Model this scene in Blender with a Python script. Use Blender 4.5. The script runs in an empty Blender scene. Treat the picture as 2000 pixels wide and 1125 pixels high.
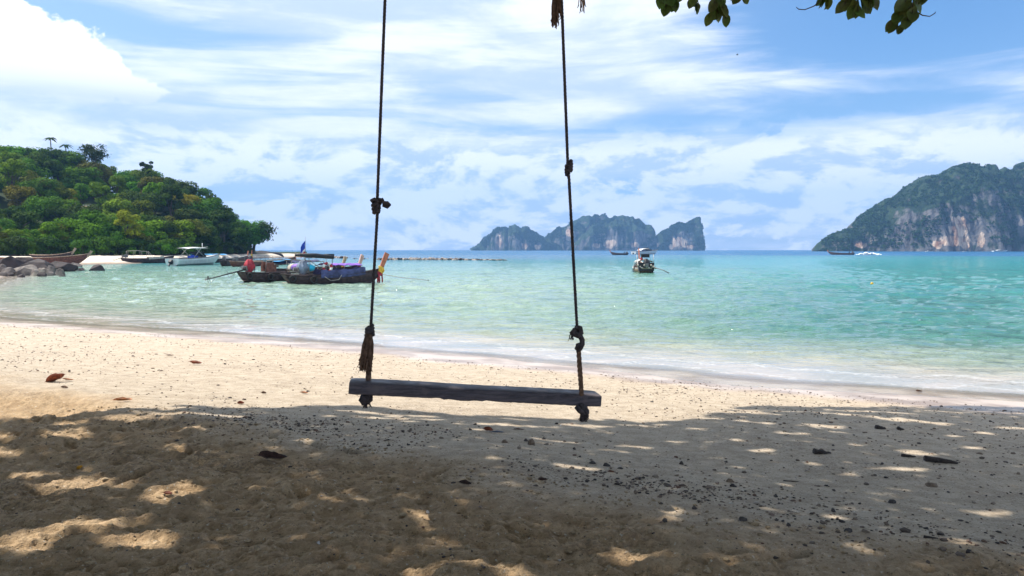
import bpy, math, random
import numpy as np
from mathutils import Vector, Matrix

SC = bpy.context.scene
COL = SC.collection
R = math.radians

# ------------------------------------------------------------------ camera
HC = 2.3                                  # eye height above the sea
F = 1450.0                                # focal length in photo pixels (photo 2000 x 1125)
HOR = 488.0
PITCH = math.atan((562.5 - HOR) / F)
cam = bpy.data.cameras.new('camera')
cam.sensor_width = 36.0
cam.lens = 36.0 * F / 2000.0
cam.clip_start = 0.05
cam.clip_end = 20000
camo = bpy.data.objects.new('camera', cam)
COL.objects.link(camo)
camo.location = (0, 0, HC)
camo.rotation_euler = (R(90) - PITCH, 0, 0)
SC.camera = camo

# ------------------------------------------------------------------ sun, exposure
SUN_EL = R(56)
SUN_AZ = math.atan2(-0.97, 0.24)          # from +Y towards +X
sx, sy, sz = math.sin(SUN_AZ) * math.cos(SUN_EL), math.cos(SUN_AZ) * math.cos(SUN_EL), math.sin(SUN_EL)
sl = bpy.data.lights.new('sun', 'SUN')
sl.energy = 5.0
sl.angle = R(0.53)
sl.color = (1.0, 0.94, 0.84)
slo = bpy.data.objects.new('sun', sl)
COL.objects.link(slo)
slo.rotation_euler = Vector((sx, sy, sz)).to_track_quat('Z', 'Y').to_euler()
SC.view_settings.view_transform = 'Standard'
SC.view_settings.look = 'None'
SC.view_settings.exposure = 0.66
SC.view_settings.gamma = 1.0
SC.view_settings.use_curve_mapping = False
try:
    SC.cycles.use_denoising = True
    SC.cycles.denoising_prefilter = 'ACCURATE'
    SC.cycles.max_bounces = 6
    SC.cycles.diffuse_bounces = 3
    SC.cycles.glossy_bounces = 2
    SC.cycles.transmission_bounces = 3
    SC.cycles.transparent_max_bounces = 8
    SC.cycles.volume_bounces = 0
    SC.cycles.caustics_reflective = False
    SC.cycles.caustics_refractive = False
    SC.cycles.sample_clamp_indirect = 6
except Exception:
    pass


class NT:
    """small helper to write node trees as expressions"""
    def __init__(self, tree):
        self.t = tree
        self.n = tree.nodes
        self.n.clear()

    def new(self, typ, **kw):
        nd = self.n.new(typ)
        for k, v in kw.items():
            setattr(nd, k, v)
        return nd

    def put(self, sock, v):
        if v is None:
            return
        if isinstance(v, bpy.types.NodeSocket):
            self.t.links.new(v, sock)
        elif isinstance(v, (tuple, list)) and len(v) == 3 and sock.type == 'RGBA':
            sock.default_value = (*v, 1)
        else:
            sock.default_value = v

    def m(self, op, a, b=None, c=None, clamp=False):
        nd = self.new('ShaderNodeMath', operation=op, use_clamp=clamp)
        self.put(nd.inputs[0], a)
        self.put(nd.inputs[1], b)
        self.put(nd.inputs[2], c)
        return nd.outputs[0]

    def add(self, a, b): return self.m('ADD', a, b)
    def sub(self, a, b): return self.m('SUBTRACT', a, b)
    def mul(self, a, b): return self.m('MULTIPLY', a, b)

    def ss(self, x, a, b, lo=0.0, hi=1.0):
        nd = self.new('ShaderNodeMapRange', interpolation_type='SMOOTHSTEP')
        self.put(nd.inputs['Value'], x)
        self.put(nd.inputs['From Min'], a)
        self.put(nd.inputs['From Max'], b)
        self.put(nd.inputs['To Min'], lo)
        self.put(nd.inputs['To Max'], hi)
        return nd.outputs[0]

    def xyz(self, x, y, z=0.0):
        nd = self.new('ShaderNodeCombineXYZ')
        self.put(nd.inputs[0], x); self.put(nd.inputs[1], y); self.put(nd.inputs[2], z)
        return nd.outputs[0]

    def sep(self, v):
        nd = self.new('ShaderNodeSeparateXYZ')
        self.put(nd.inputs[0], v)
        return nd.outputs

    def vscale(self, v, s):
        nd = self.new('ShaderNodeVectorMath', operation='MULTIPLY')
        self.put(nd.inputs[0], v)
        nd.inputs[1].default_value = s if isinstance(s, tuple) else (s, s, s)
        return nd.outputs[0]

    def noise(self, v, scale, detail=4, rough=0.55, dist=0.0, lac=2.0):
        nd = self.new('ShaderNodeTexNoise')
        self.put(nd.inputs['Vector'], v)
        nd.inputs['Scale'].default_value = scale
        nd.inputs['Detail'].default_value = detail
        nd.inputs['Roughness'].default_value = rough
        nd.inputs['Lacunarity'].default_value = lac
        nd.inputs['Distortion'].default_value = dist
        return nd.outputs[0]

    def mix(self, f, a, b):
        nd = self.new('ShaderNodeMix', data_type='RGBA')
        self.put(nd.inputs[0], f)
        self.put(nd.inputs[6], a)
        self.put(nd.inputs[7], b)
        return nd.outputs[2]

    def attr(self, name, out='Fac'):
        nd = self.new('ShaderNodeAttribute', attribute_name=name)
        return nd.outputs[out]

    def ramp(self, f, stops, interp='LINEAR'):
        nd = self.new('ShaderNodeValToRGB')
        cr = nd.color_ramp
        cr.interpolation = interp
        while len(cr.elements) > 1:
            cr.elements.remove(cr.elements[-1])
        for i, (p, c) in enumerate(stops):
            e = cr.elements[0] if i == 0 else cr.elements.new(p)
            e.position = p
            e.color = (*c, 1)
        self.put(nd.inputs[0], f)
        return nd.outputs[0]


# ------------------------------------------------------------------ world: physical sky plus clouds
def az_of(u): return math.atan((u - 1000) / F)
def el_of(v): return math.atan((HOR - v) / F)

world = bpy.data.worlds.new('World')
SC.world = world
world.use_nodes = True
w = NT(world.node_tree)
tc = w.new('ShaderNodeTexCoord').outputs['Generated']
dx, dy, dz = w.sep(tc)
sky = w.new('ShaderNodeTexSky', sky_type='NISHITA')
sky.sun_disc = False
sky.sun_elevation = SUN_EL
sky.sun_rotation = SUN_AZ % (2 * math.pi)
sky.altitude = 0
sky.air_density = 1.0
sky.dust_density = 1.2
sky.ozone_density = 1.5
az = w.m('ARCTAN2', dx, dy)
el = w.m('ARCSINE', dz)
zz = w.m('MAXIMUM', dz, 0.0)
inv = w.m('DIVIDE', 1.0, w.add(zz, 0.10))
plane = w.xyz(w.mul(dx, inv), w.mul(dy, inv), 0.0)             # a flat cloud deck seen from below
ang = w.xyz(az, el, 0.0)


def blob(u, v, ru, rv):
    """soft patch round one direction in the sky, 1 in its middle"""
    a = w.m('DIVIDE', w.sub(az, az_of(u)), ru / F)
    e = w.m('DIVIDE', w.sub(el, el_of(v)), rv / F)
    r2 = w.add(w.mul(a, a), w.mul(e, e))
    return w.m('POWER', 2.718, w.mul(r2, -1.0))


K = 9.4                                   # sky-texture units of a lit cloud
blue = w.vscale(sky.outputs[0], (0.68, 1.0, 1.28))
blue = w.mix(w.mul(w.m('SUBTRACT', 1.0, blob(1800, 80, 560, 230)), 0.26), blue, (K * .80, K * .90, K * .98))
# high veil: streaks
warp = w.noise(w.vscale(plane, (0.7, 0.7, 1)), 1.0, 3, 0.5)
n1 = w.noise(w.xyz(w.add(w.mul(w.mul(dx, inv), 0.55), w.mul(warp, 0.8)), w.mul(w.mul(dy, inv), 1.25), 3.7), 1.15, 9, 0.60, 0.35)
n2 = w.noise(w.vscale(ang, (3.0, 26.0, 1)), 1.0, 9, 0.60, 0.6)
veil = w.add(w.mul(n1, 0.42), w.mul(n2, 0.58))
for (u, v, ru, rv, k) in ((760, 40, 600, 55, 0.16), (820, 130, 230, 50, 0.10), (1060, 155, 160, 75, 0.16), (1250, 110, 220, 60, 0.10),
                          (1750, 85, 330, 110, -0.30), (1900, 160, 300, 70, -0.10), (1560, 50, 200, 60, -0.10), (1450, 245, 520, 16, -0.14), (1250, 270, 240, 22, -0.05),
                          (1720, 225, 380, 30, 0.02), (330, 110, 260, 30, -0.13), (160, 85, 130, 24, -0.08), (560, 175, 330, 40, -0.09), (980, 195, 200, 14, -0.10),
                          (500, 300, 600, 45, 0.14), (1350, 185, 420, 22, 0.11), (1850, 180, 260, 16, 0.05), (130, 30, 220, 30, 0.12),
                          (1250, 375, 300, 10, -0.09), (1500, 358, 320, 10, -0.10), (1100, 330, 180, 8, -0.03)):
    veil = w.add(veil, w.mul(blob(u, v, ru, rv), k))
veil = w.ss(veil, 0.30, 0.58)
# low heaped clouds
cv = w.vscale(ang, (7.5, 17.0, 1))
c0 = w.noise(cv, 1.0, 12, 0.64, 0.25)
c1 = w.noise(w.xyz(w.sub(w.mul(az, 7.5), 0.10), w.add(w.mul(el, 17.0), 0.26), 0.0), 1.0, 6, 0.58, 0.25)
band = w.mul(w.ss(el, 0.006, 0.05), w.ss(el, 0.155, 0.09))
cb = w.add(c0, w.mul(band, 0.15))
for (u, v, ru, rv, k) in ((1650, 300, 330, 30, 0.20), (1960, 285, 160, 45, 0.22), (1500, 320, 200, 18, 0.10), (520, 330, 320, 30, 0.12), (700, 300, 500, 20, 0.06)):
    cb = w.add(cb, w.mul(blob(u, v, ru, rv), k))
cum = w.ss(cb, 0.485, 0.56)
lit = w.ss(w.sub(c0, c1), -0.09, 0.05)
# the large heap on the left
hw = w.noise(w.vscale(ang, (17, 22, 1)), 1.0, 8, 0.60, 0.1)
hb = w.add(w.m('MAXIMUM', w.m('MAXIMUM', blob(10, 160, 150, 78), w.mul(blob(140, 190, 105, 62), 0.92)), w.m('MAXIMUM', w.mul(blob(290, 215, 75, 40), 0.62), w.mul(blob(-260, 190, 300, 110), 1.0))),
           w.mul(w.sub(hw, 0.5), 0.80))
heap = w.mul(w.ss(hb, 0.40, 0.47), w.ss(el, el_of(262), el_of(196)))
hlit = w.ss(el, el_of(262), el_of(165))
haze_low = w.ss(el, 0.14, 0.0)
c = w.mix(w.mul(haze_low, 0.38), blue, (K * .74, K * .86, K * .95))
n3 = w.noise(w.vscale(ang, (4.5, 15.0, 1)), 1.0, 8, 0.62, 0.4)
vcol = w.mix(w.ss(w.add(w.mul(n2, .5), w.mul(n3, .5)), 0.42, 0.60), (K * .63, K * .73, K * .92), (K * 1.08, K * 1.08, K * 1.08))
c = w.mix(w.mul(veil, 0.93), c, vcol)
c = w.mix(w.mul(w.m('MULTIPLY', cum, 0.92), w.ss(el, 0.175, 0.115)), c, w.mix(lit, (K * .62, K * .73, K * .92), (K * 1.22, K * 1.20, K * 1.17)))
c = w.mix(heap, c, w.mix(hlit, (K * .86, K * .87, K * .97), (K * 1.2, K * 1.19, K * 1.16)))
bg = w.new('ShaderNodeBackground')
w.put(bg.inputs[0], c)
bg.inputs[1].default_value = 0.085
wo = w.new('ShaderNodeOutputWorld')
w.t.links.new(bg.outputs[0], wo.inputs[0])

# ------------------------------------------------------------------ numpy noise
def _h(ix, iy, iz, seed):
    M = np.uint32(0xffffffff)
    n = (ix.astype(np.int64) * 374761393 + iy.astype(np.int64) * 668265263 + iz.astype(np.int64) * 2147483647 + seed * 1274126177) & 0xffffffff
    n = ((n ^ (n >> 13)) * 1274126177) & 0xffffffff
    n = ((n ^ (n >> 15)) * 2246822519) & 0xffffffff
    return ((n ^ (n >> 16)) & 0xffffff) / float(0xffffff)


def vn(x, y, z=0.0, seed=0):
    """value noise in [-1, 1]"""
    x = np.asarray(x, float); y = np.asarray(y, float); z = np.asarray(z, float) + 0 * x
    ix, iy, iz = np.floor(x), np.floor(y), np.floor(z)
    fx, fy, fz = x - ix, y - iy, z - iz
    fx = fx * fx * fx * (fx * (fx * 6 - 15) + 10)
    fy = fy * fy * fy * (fy * (fy * 6 - 15) + 10)
    flat = not np.any(fz)
    fz = fz * fz * (3 - 2 * fz)
    out = 0
    for k in ((0,) if flat else (0, 1)):
        a = _h(ix, iy, iz + k, seed); b = _h(ix + 1, iy, iz + k, seed)
        c_ = _h(ix, iy + 1, iz + k, seed); d = _h(ix + 1, iy + 1, iz + k, seed)
        p = (a + (b - a) * fx) * (1 - fy) + (c_ + (d - c_) * fx) * fy
        out = out + p * (1 if flat else (fz if k else 1 - fz))
    return out * 2 - 1


def fbm(x, y, z=0.0, octs=4, seed=0, gain=0.5, lac=2.03):
    s, a, t = 0, 1.0, 0
    for o in range(octs):
        s = s + a * vn(np.asarray(x) * lac ** o + 17.3 * o, np.asarray(y) * lac ** o - 9.1 * o, np.asarray(z) * lac ** o, seed + o)
        t += a
        a *= gain
    return s / t


def sstep(x, a, b):
    t = np.clip((np.asarray(x, float) - a) / (b - a), 0, 1)
    return t * t * (3 - 2 * t)


# ------------------------------------------------------------------ pixels to points
def ray(u, v):
    a, b = (u - 1000) / F, (562.5 - v) / F
    return a, math.cos(PITCH) + math.sin(PITCH) * b, -math.sin(PITCH) + math.cos(PITCH) * b


def at_y(u, v, y):
    a, b, c_ = ray(u, v)
    k = y / b
    return Vector((a * k, y, HC + c_ * k))


def at_z(u, v, z=0.0):
    a, b, c_ = ray(u, v)
    k = (z - HC) / c_
    return Vector((a * k, b * k, z))


# the beach: a curved shore, a smooth face, a berm crest and trampled sand behind it
_XS = np.array([-120, -60, -42, -33, -25, -17.2, -6.9, -2.4, 2, 4.56, 8, 14, 30, 60, 120.])
_YS = np.array([200, 95, 62, 46, 31.5, 24.9, 20, 17.4, 14.7, 13.2, 11.6, 9.2, 3, -8, -30.])
_lx = np.arange(-120, 120, 0.1)
_ly = np.convolve(np.pad(np.interp(_lx, _XS, _YS), 15, mode='edge'), np.ones(31) / 31, 'valid')
_T = np.array([-80, -30, -8, -3, 0, 1.5, 5, 8.4, 9.5, 10.4, 14, 30, 90.])
_Z = np.array([-6, -2.6, -0.75, -0.27, 0, 0.11, 0.43, 0.70, 0.83, 0.86, 0.90, 1.2, 2.0])
_lt = np.arange(-80, 90, 0.05)
_lz = np.convolve(np.pad(np.interp(_lt, _T, _Z), 8, mode='edge'), np.ones(17) / 17, 'valid')


def inland(x, y):
    """metres inland from the mean waterline (negative: at sea)"""
    return (np.interp(x, _lx, _ly) - y) * 0.88


def gz0(x, y):
    return np.interp(inland(x, y), _lt, _lz)


def on_ground(u, v):
    z = 0.6
    for _ in range(25):
        p = at_z(u, v, z)
        z = 0.5 * z + 0.5 * float(gz0(p.x, p.y))
    p = at_z(u, v, z)
    p.z = float(gz0(p.x, p.y))
    return p


# ------------------------------------------------------------------ meshes and tags
def np_mesh(name, V, Fc, mat=None, smooth=True, attrs=None):
    V = np.asarray(V, np.float32)
    me = bpy.data.meshes.new(name)
    Fc = np.asarray(Fc, np.int32)
    nf, k = Fc.shape
    me.vertices.add(len(V)); me.vertices.foreach_set('co', V.ravel())
    me.loops.add(nf * k); me.loops.foreach_set('vertex_index', Fc.ravel())
    me.polygons.add(nf)
    me.polygons.foreach_set('loop_start', np.arange(0, nf * k, k, dtype=np.int32))
    try:
        me.polygons.foreach_set('loop_total', np.full(nf, k, np.int32))
    except Exception:
        pass
    me.polygons.foreach_set('use_smooth', np.full(nf, smooth, bool))
    for an, av in (attrs or {}).items():
        at = me.attributes.new(an, 'FLOAT', 'POINT')
        at.data.foreach_set('value', np.asarray(av, np.float32).ravel())
    if mat:
        me.materials.append(mat)
    me.update(calc_edges=True)
    me.validate()
    return me


def obj(name, me, parent=None, loc=None, rot=None, scale=None, kind=None):
    o = bpy.data.objects.new(name, me)
    COL.objects.link(o)
    if parent: o.parent = parent
    if loc is not None: o.location = loc
    if rot is not None: o.rotation_euler = rot
    if scale is not None: o.scale = (scale,) * 3 if isinstance(scale, (int, float)) else scale
    if kind: o['kind'] = kind
    return o


def tag(o, label, cat, group=None):
    o['label'] = label
    o['category'] = cat
    if group: o['group'] = group
    return o


def empty(name, loc=(0, 0, 0), rz=0.0, label=None, cat=None, group=None):
    o = bpy.data.objects.new(name, None)
    o.empty_display_size = 0.2
    COL.objects.link(o)
    o.location = loc
    o.rotation_euler = (0, 0, rz)
    if label: tag(o, label, cat, group)
    return o


def copy_tree(o, parent=None):
    c_ = o.copy()
    COL.objects.link(c_)
    c_.parent = parent
    for ch in list(o.children):
        copy_tree(ch, c_)
    return c_


class MB:
    """collects boxes, tubes and sheets into one mesh"""
    def __init__(self):
        self.v, self.f = [], []

    def add(self, V, Fs):
        b = len(self.v)
        self.v += [tuple(p) for p in V]
        self.f += [tuple(i + b for i in f) for f in Fs]
        return self

    def box(self, c_, s, rot=None):
        hx, hy, hz = s[0] / 2, s[1] / 2, s[2] / 2
        P = [Vector((x, y, z)) for z in (-hz, hz) for x, y in ((-hx, -hy), (hx, -hy), (hx, hy), (-hx, hy))]
        if rot is not None: P = [rot @ p for p in P]
        return self.add([p + Vector(c_) for p in P], [(3, 2, 1, 0), (4, 5, 6, 7), (0, 1, 5, 4), (1, 2, 6, 5), (2, 3, 7, 6), (3, 0, 4, 7)])

    def tube(self, pts, rad, n=8, cap=True):
        P = [Vector(p) for p in pts]
        m = len(P)
        rr = rad if isinstance(rad, (list, tuple, np.ndarray)) else [rad] * m
        T = [((P[min(i + 1, m - 1)] - P[max(i - 1, 0)]).normalized() if (P[min(i + 1, m - 1)] - P[max(i - 1, 0)]).length > 1e-9 else Vector((0, 0, 1))) for i in range(m)]
        a = Vector((0, 0, 1)) if abs(T[0].z) < 0.9 else Vector((1, 0, 0))
        N = (a - T[0] * a.dot(T[0])).normalized()
        V, Fs = [], []
        for i in range(m):
            N = (N - T[i] * N.dot(T[i]))
            N = N.normalized() if N.length > 1e-8 else T[i].orthogonal().normalized()
            B = T[i].cross(N)
            for k in range(n):
                an = 2 * math.pi * k / n
                V.append(P[i] + (N * math.cos(an) + B * math.sin(an)) * rr[i])
        for i in range(m - 1):
            for k in range(n):
                k2 = (k + 1) % n
                Fs.append((i * n + k, i * n + k2, (i + 1) * n + k2, (i + 1) * n + k))
        if cap:
            Fs.append(tuple(range(n - 1, -1, -1)))
            Fs.append(tuple((m - 1) * n + k for k in range(n)))
        return self.add(V, Fs)

    def sheet(self, rows):
        """grid of points given as rows"""
        n = len(rows[0])
        V = [p for r_ in rows for p in r_]
        Fs = [(i * n + j, i * n + j + 1, (i + 1) * n + j + 1, (i + 1) * n + j) for i in range(len(rows) - 1) for j in range(n - 1)]
        return self.add(V, Fs)

    def ball(self, c_, r_, seed=0, amp=0.1, sub=2, sc=(1, 1, 1)):
        V, Fs = ico(sub)
        V = V.copy()
        d = 1 + amp * fbm(V[:, 0] * 1.3 + seed * 7.7, V[:, 1] * 1.3, V[:, 2] * 1.3 + seed, 3, seed)
        V = V * d[:, None] * r_ * np.array(sc) + np.array(c_)
        return self.add(V, Fs)

    def mesh(self, name, mat=None, smooth=True):
        me = bpy.data.meshes.new(name)
        me.from_pydata(self.v, [], self.f)
        if mat: me.materials.append(mat)
        if smooth:
            me.polygons.foreach_set('use_smooth', np.full(len(me.polygons), True))
        me.update()
        return me

    def build(self, name, mat=None, parent=None, smooth=True, loc=None):
        return obj(name, self.mesh(name, mat, smooth), parent, loc)


_icos = {}


def ico(sub):
    if sub not in _icos:
        t = (1 + 5 ** .5) / 2
        V = [(-1, t, 0), (1, t, 0), (-1, -t, 0), (1, -t, 0), (0, -1, t), (0, 1, t), (0, -1, -t), (0, 1, -t), (t, 0, -1), (t, 0, 1), (-t, 0, -1), (-t, 0, 1)]
        V = [np.array(p) / np.linalg.norm(p) for p in V]
        Fs = [(0, 11, 5), (0, 5, 1), (0, 1, 7), (0, 7, 10), (0, 10, 11), (1, 5, 9), (5, 11, 4), (11, 10, 2), (10, 7, 6), (7, 1, 8), (3, 9, 4), (3, 4, 2), (3, 2, 6), (3, 6, 8), (3, 8, 9), (4, 9, 5), (2, 4, 11), (6, 2, 10), (8, 6, 7), (9, 8, 1)]
        for _ in range(sub):
            cache, nf = {}, []
            def mid(a, b):
                k = (min(a, b), max(a, b))
                if k not in cache:
                    p = V[a] + V[b]
                    V.append(p / np.linalg.norm(p))
                    cache[k] = len(V) - 1
                return cache[k]
            for a, b, c_ in Fs:
                ab, bc, ca = mid(a, b), mid(b, c_), mid(c_, a)
                nf += [(a, ab, ca), (b, bc, ab), (c_, ca, bc), (ab, bc, ca)]
            Fs = nf
        _icos[sub] = (np.array(V), Fs)
    return _icos[sub]


# ------------------------------------------------------------------ materials
def pmat(name, col, rough=0.7, var=0.25, scale=6.0, bump=0.0, bscale=40.0, spec=0.4, sheen=False, col2=None, objcol=False, detail=5):
    m = bpy.data.materials.new(name)
    m.use_nodes = True
    n = NT(m.node_tree)
    co = n.new('ShaderNodeTexCoord').outputs['Object']
    f = n.noise(co, scale, detail, 0.6)
    c2 = col2 or tuple(max(0, x * (1 - var)) for x in col)
    c1 = tuple(min(1, x * (1 + (var * 0.5 if col2 is None else 0))) for x in col)
    cc = n.mix(n.ss(f, 0.35, 0.65), c2, c1)
    if objcol:
        oi = n.new('ShaderNodeObjectInfo')
        mx = n.new('ShaderNodeMix', data_type='RGBA', blend_type='MULTIPLY')
        mx.inputs[0].default_value = 1
        n.put(mx.inputs[6], cc); n.put(mx.inputs[7], oi.outputs['Color'])
        cc = mx.outputs[2]
    b = n.new('ShaderNodeBsdfPrincipled')
    n.put(b.inputs['Base Color'], cc)
    b.inputs['Roughness'].default_value = rough
    b.inputs['Specular IOR Level'].default_value = spec
    if bump:
        bn = n.new('ShaderNodeBump')
        bn.inputs['Strength'].default_value = min(1, bump)
        bn.inputs['Distance'].default_value = 0.02
        n.put(bn.inputs['Height'], n.noise(co, bscale, 5, 0.6))
        n.put(b.inputs['Normal'], bn.outputs[0])
    out = n.new('ShaderNodeOutputMaterial')
    n.t.links.new(b.outputs[0], out.inputs[0])
    return m


def leafmat(name, trans=0.25, rough=0.55, spec=0.3, lo=0.7, hi=1.25, scale=0.35, tint=(1.35, 1.45, 0.55)):
    """foliage: the object's own colour with patches of older and younger leaves, some light let through"""
    m = bpy.data.materials.new(name)
    m.use_nodes = True
    n = NT(m.node_tree)
    oi = n.new('ShaderNodeObjectInfo')
    co = n.new('ShaderNodeTexCoord').outputs['Object']
    f = n.noise(co, scale, 4, 0.6)
    g = n.noise(co, scale * 9, 2, 0.6)
    mx = n.new('ShaderNodeMix', data_type='RGBA', blend_type='MULTIPLY')
    mx.inputs[0].default_value = 1
    n.put(mx.inputs[6], oi.outputs['Color'])
    n.put(mx.inputs[7], n.mix(n.ss(n.add(n.mul(f, .6), n.mul(g, .4)), 0.35, 0.65), (lo, lo, lo), (hi * tint[0], hi * tint[1], hi * tint[2])))
    b = n.new('ShaderNodeBsdfPrincipled')
    n.put(b.inputs['Base Color'], mx.outputs[2])
    b.inputs['Roughness'].default_value = rough
    b.inputs['Specular IOR Level'].default_value = spec
    t = n.new('ShaderNodeBsdfTranslucent')
    n.put(t.inputs[0], mx.outputs[2])
    s = n.new('ShaderNodeMixShader')
    s.inputs[0].default_value = trans
    n.t.links.new(b.outputs[0], s.inputs[1]); n.t.links.new(t.outputs[0], s.inputs[2])
    out = n.new('ShaderNodeOutputMaterial')
    n.t.links.new(s.outputs[0], out.inputs[0])
    return m


MT = {}
MT['old_wood'] = pmat('old_wood', (0.075, 0.048, 0.048), 0.75, 0.5, 3.5, 0.5, 25, col2=(0.028, 0.018, 0.020))
MT['red_wood'] = pmat('red_wood', (0.17, 0.065, 0.045), 0.7, 0.45, 5, 0.4, 25)
MT['pale_wood'] = pmat('pale_wood', (0.38, 0.27, 0.19), 0.7, 0.4, 6, 0.4, 25)
MT['orange_wood'] = pmat('orange_wood', (0.42, 0.14, 0.08), 0.6, 0.3, 6, 0.3, 25)
MT['pink_wood'] = pmat('pink_wood', (0.55, 0.34, 0.28), 0.6, 0.3, 6, 0.3, 25)
MT['rail_paint'] = pmat('rail_paint', (0.55, 0.52, 0.48), 0.6, 0.35, 8)
MT['metal'] = pmat('metal', (0.16, 0.15, 0.15), 0.45, 0.4, 9)
MT['black'] = pmat('black', (0.02, 0.02, 0.025), 0.6, 0.4, 9)
MT['red_cloth'] = pmat('red_cloth', (0.38, 0.032, 0.048), 0.8, 0.4, 5)
MT['yellow_cloth'] = pmat('yellow_cloth', (0.70, 0.42, 0.05), 0.8, 0.3, 7)
MT['blue_tarp'] = pmat('blue_tarp', (0.05, 0.06, 0.16), 0.6, 0.5, 3)
MT['grey_tarp'] = pmat('grey_tarp', (0.20, 0.24, 0.32), 0.7, 0.4, 3)
MT['sky_tarp'] = pmat('sky_tarp', (0.06, 0.35, 0.68), 0.55, 0.25, 3)
MT['cyan'] = pmat('cyan', (0.03, 0.50, 0.75), 0.5, 0.2, 5)
MT['purple_tarp'] = pmat('purple_tarp', (0.23, 0.10, 0.48), 0.6, 0.35, 3)
MT['white'] = pmat('white', (0.75, 0.75, 0.73), 0.35, 0.12, 3, spec=0.5)
MT['hull_white'] = pmat('hull_white', (0.62, 0.66, 0.64), 0.3, 0.12, 2, spec=0.5)
MT['beige'] = pmat('beige', (0.42, 0.37, 0.31), 0.75, 0.3, 6)
MT['glass'] = pmat('glass', (0.03, 0.04, 0.05), 0.08, 0.1, 2, spec=0.8)
MT['tyre'] = pmat('tyre', (0.03, 0.028, 0.028), 0.85, 0.3, 9)
MT['flag_blue'] = pmat('flag_blue', (0.02, 0.06, 0.42), 0.8, 0.2)
MT['flag_red'] = pmat('flag_red', (0.55, 0.03, 0.05), 0.8, 0.2)
MT['bark'] = pmat('bark', (0.10, 0.075, 0.055), 0.9, 0.45, 4, 0.6, 12)
MT['rope'] = pmat('rope', (0.085, 0.074, 0.080), 0.9, 0.4, 60, 0.5, 300)
MT['tan_rope'] = pmat('tan_rope', (0.20, 0.125, 0.085), 0.95, 0.4, 50, 0.5, 300)
MT['rock'] = pmat('rock', (0.17, 0.145, 0.13), 0.85, 0.55, 1.2, 0.6, 5, col2=(0.05, 0.042, 0.042))
MT['pale_rock'] = pmat('pale_rock', (0.40, 0.34, 0.28), 0.85, 0.5, 1.3, 0.6, 5, col2=(0.15, 0.12, 0.11))
MT['boulder'] = pmat('boulder', (0.25, 0.215, 0.185), 0.85, 0.5, 1.4, 0.7, 5, col2=(0.085, 0.072, 0.068))
MT['dark_rock'] = pmat('dark_rock', (0.040, 0.030, 0.030), 0.8, 0.5, 1.0, 0.7, 4)
MT['skin'] = pmat('skin', (0.30, 0.17, 0.11), 0.6, 0.1)
MT['dark_cloth'] = pmat('dark_cloth', (0.03, 0.03, 0.04), 0.85, 0.3)
MT['thatch'] = pmat('thatch', (0.36, 0.24, 0.17), 0.9, 0.4, 3, 0.5, 12)
MT['foliage'] = leafmat('foliage', 0.22, 0.85, 0.08, 0.62, 1.05)
MT['overhead_leaf'] = leafmat('overhead_leaf', 0.30, 0.45, 0.4, 0.75, 1.2, 5.0, (1.1, 1.15, 0.8))

# ------------------------------------------------------------------ beach
rng = np.random.default_rng(7)


def fan(angs, rads):
    A, Rr = np.meshgrid(angs, rads)
    na, nr = len(angs), len(rads)
    i = np.arange((nr - 1) * na).reshape(nr - 1, na)[:, :-1].ravel()
    Fq = np.stack([i, i + 1, i + na + 1, i + na], 1)
    return np.sin(A).ravel() * Rr.ravel(), np.cos(A).ravel() * Rr.ravel(), Rr.ravel(), Fq


def cull(V, Fq, keep, attrs):
    Fq = Fq[keep[Fq].all(1)]
    used = np.unique(Fq)
    mp = np.full(len(V), -1); mp[used] = np.arange(len(used))
    return V[used], mp[Fq], {k: a[used] for k, a in attrs.items()}


def seg(lo, hi, n):
    return np.linspace(lo, hi, n, endpoint=False)


prints = []
for k in range(330):
    px, py = rng.uniform(-8, 8), rng.uniform(1.0, 9.0)
    tt = inland(px, py)
    if tt < 10.0: continue
    prints.append((px, py, rng.uniform(0, math.pi), rng.uniform(.10, .15), rng.uniform(.04, .06), rng.uniform(.016, .040)))


def sand_relief(x, y):
    t = inland(x, y)
    edge = fbm(x * 0.9, y * 0.9, 0, 3, 31) * 0.7
    loose = sstep(t + edge, 9.5, 10.6)
    hard = sstep(t, 0.8, 2.5) * (1 - loose)
    z = loose * (0.034 * fbm(x * 1.3, y * 1.6, 0, 3, 3) + 0.028 * fbm(x * 4.0, y * 6.5, 0, 3, 5) + 0.030 * (0.35 - np.abs(fbm(x * 8, y * 11, 0, 3, 9))) + 0.016 * fbm(x * 22, y * 27, 0, 3, 13))
    z = z + hard * (0.018 * fbm(x * 0.7, y * 0.7, 0, 2, 21) + 0.007 * fbm(x * 6, y * 6, 0, 3, 23))
    # small ridge of debris sand along the crest
    z = z + 0.022 * np.exp(-((t + edge - 9.9) / 0.35) ** 2)
    far = (x * x + y * y) > 130
    for (px, py, an, a, b, d) in prints:
        m_ = (np.abs(x - px) < .4) & (np.abs(y - py) < .4)
        if not m_.any(): continue
        ex, ey = x[m_] - px, y[m_] - py
        u = (ex * math.cos(an) + ey * math.sin(an)) / a
        v = (-ex * math.sin(an) + ey * math.cos(an)) / b
        q = np.sqrt(u * u + v * v) + 0.18 * vn(ex * 14 + px, ey * 14)
        z[m_] += -d * sstep(q, 1.15, 0.55) + 0.5 * d * np.exp(-((q - 1.4) / .28) ** 2)
    return z, t, loose


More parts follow.
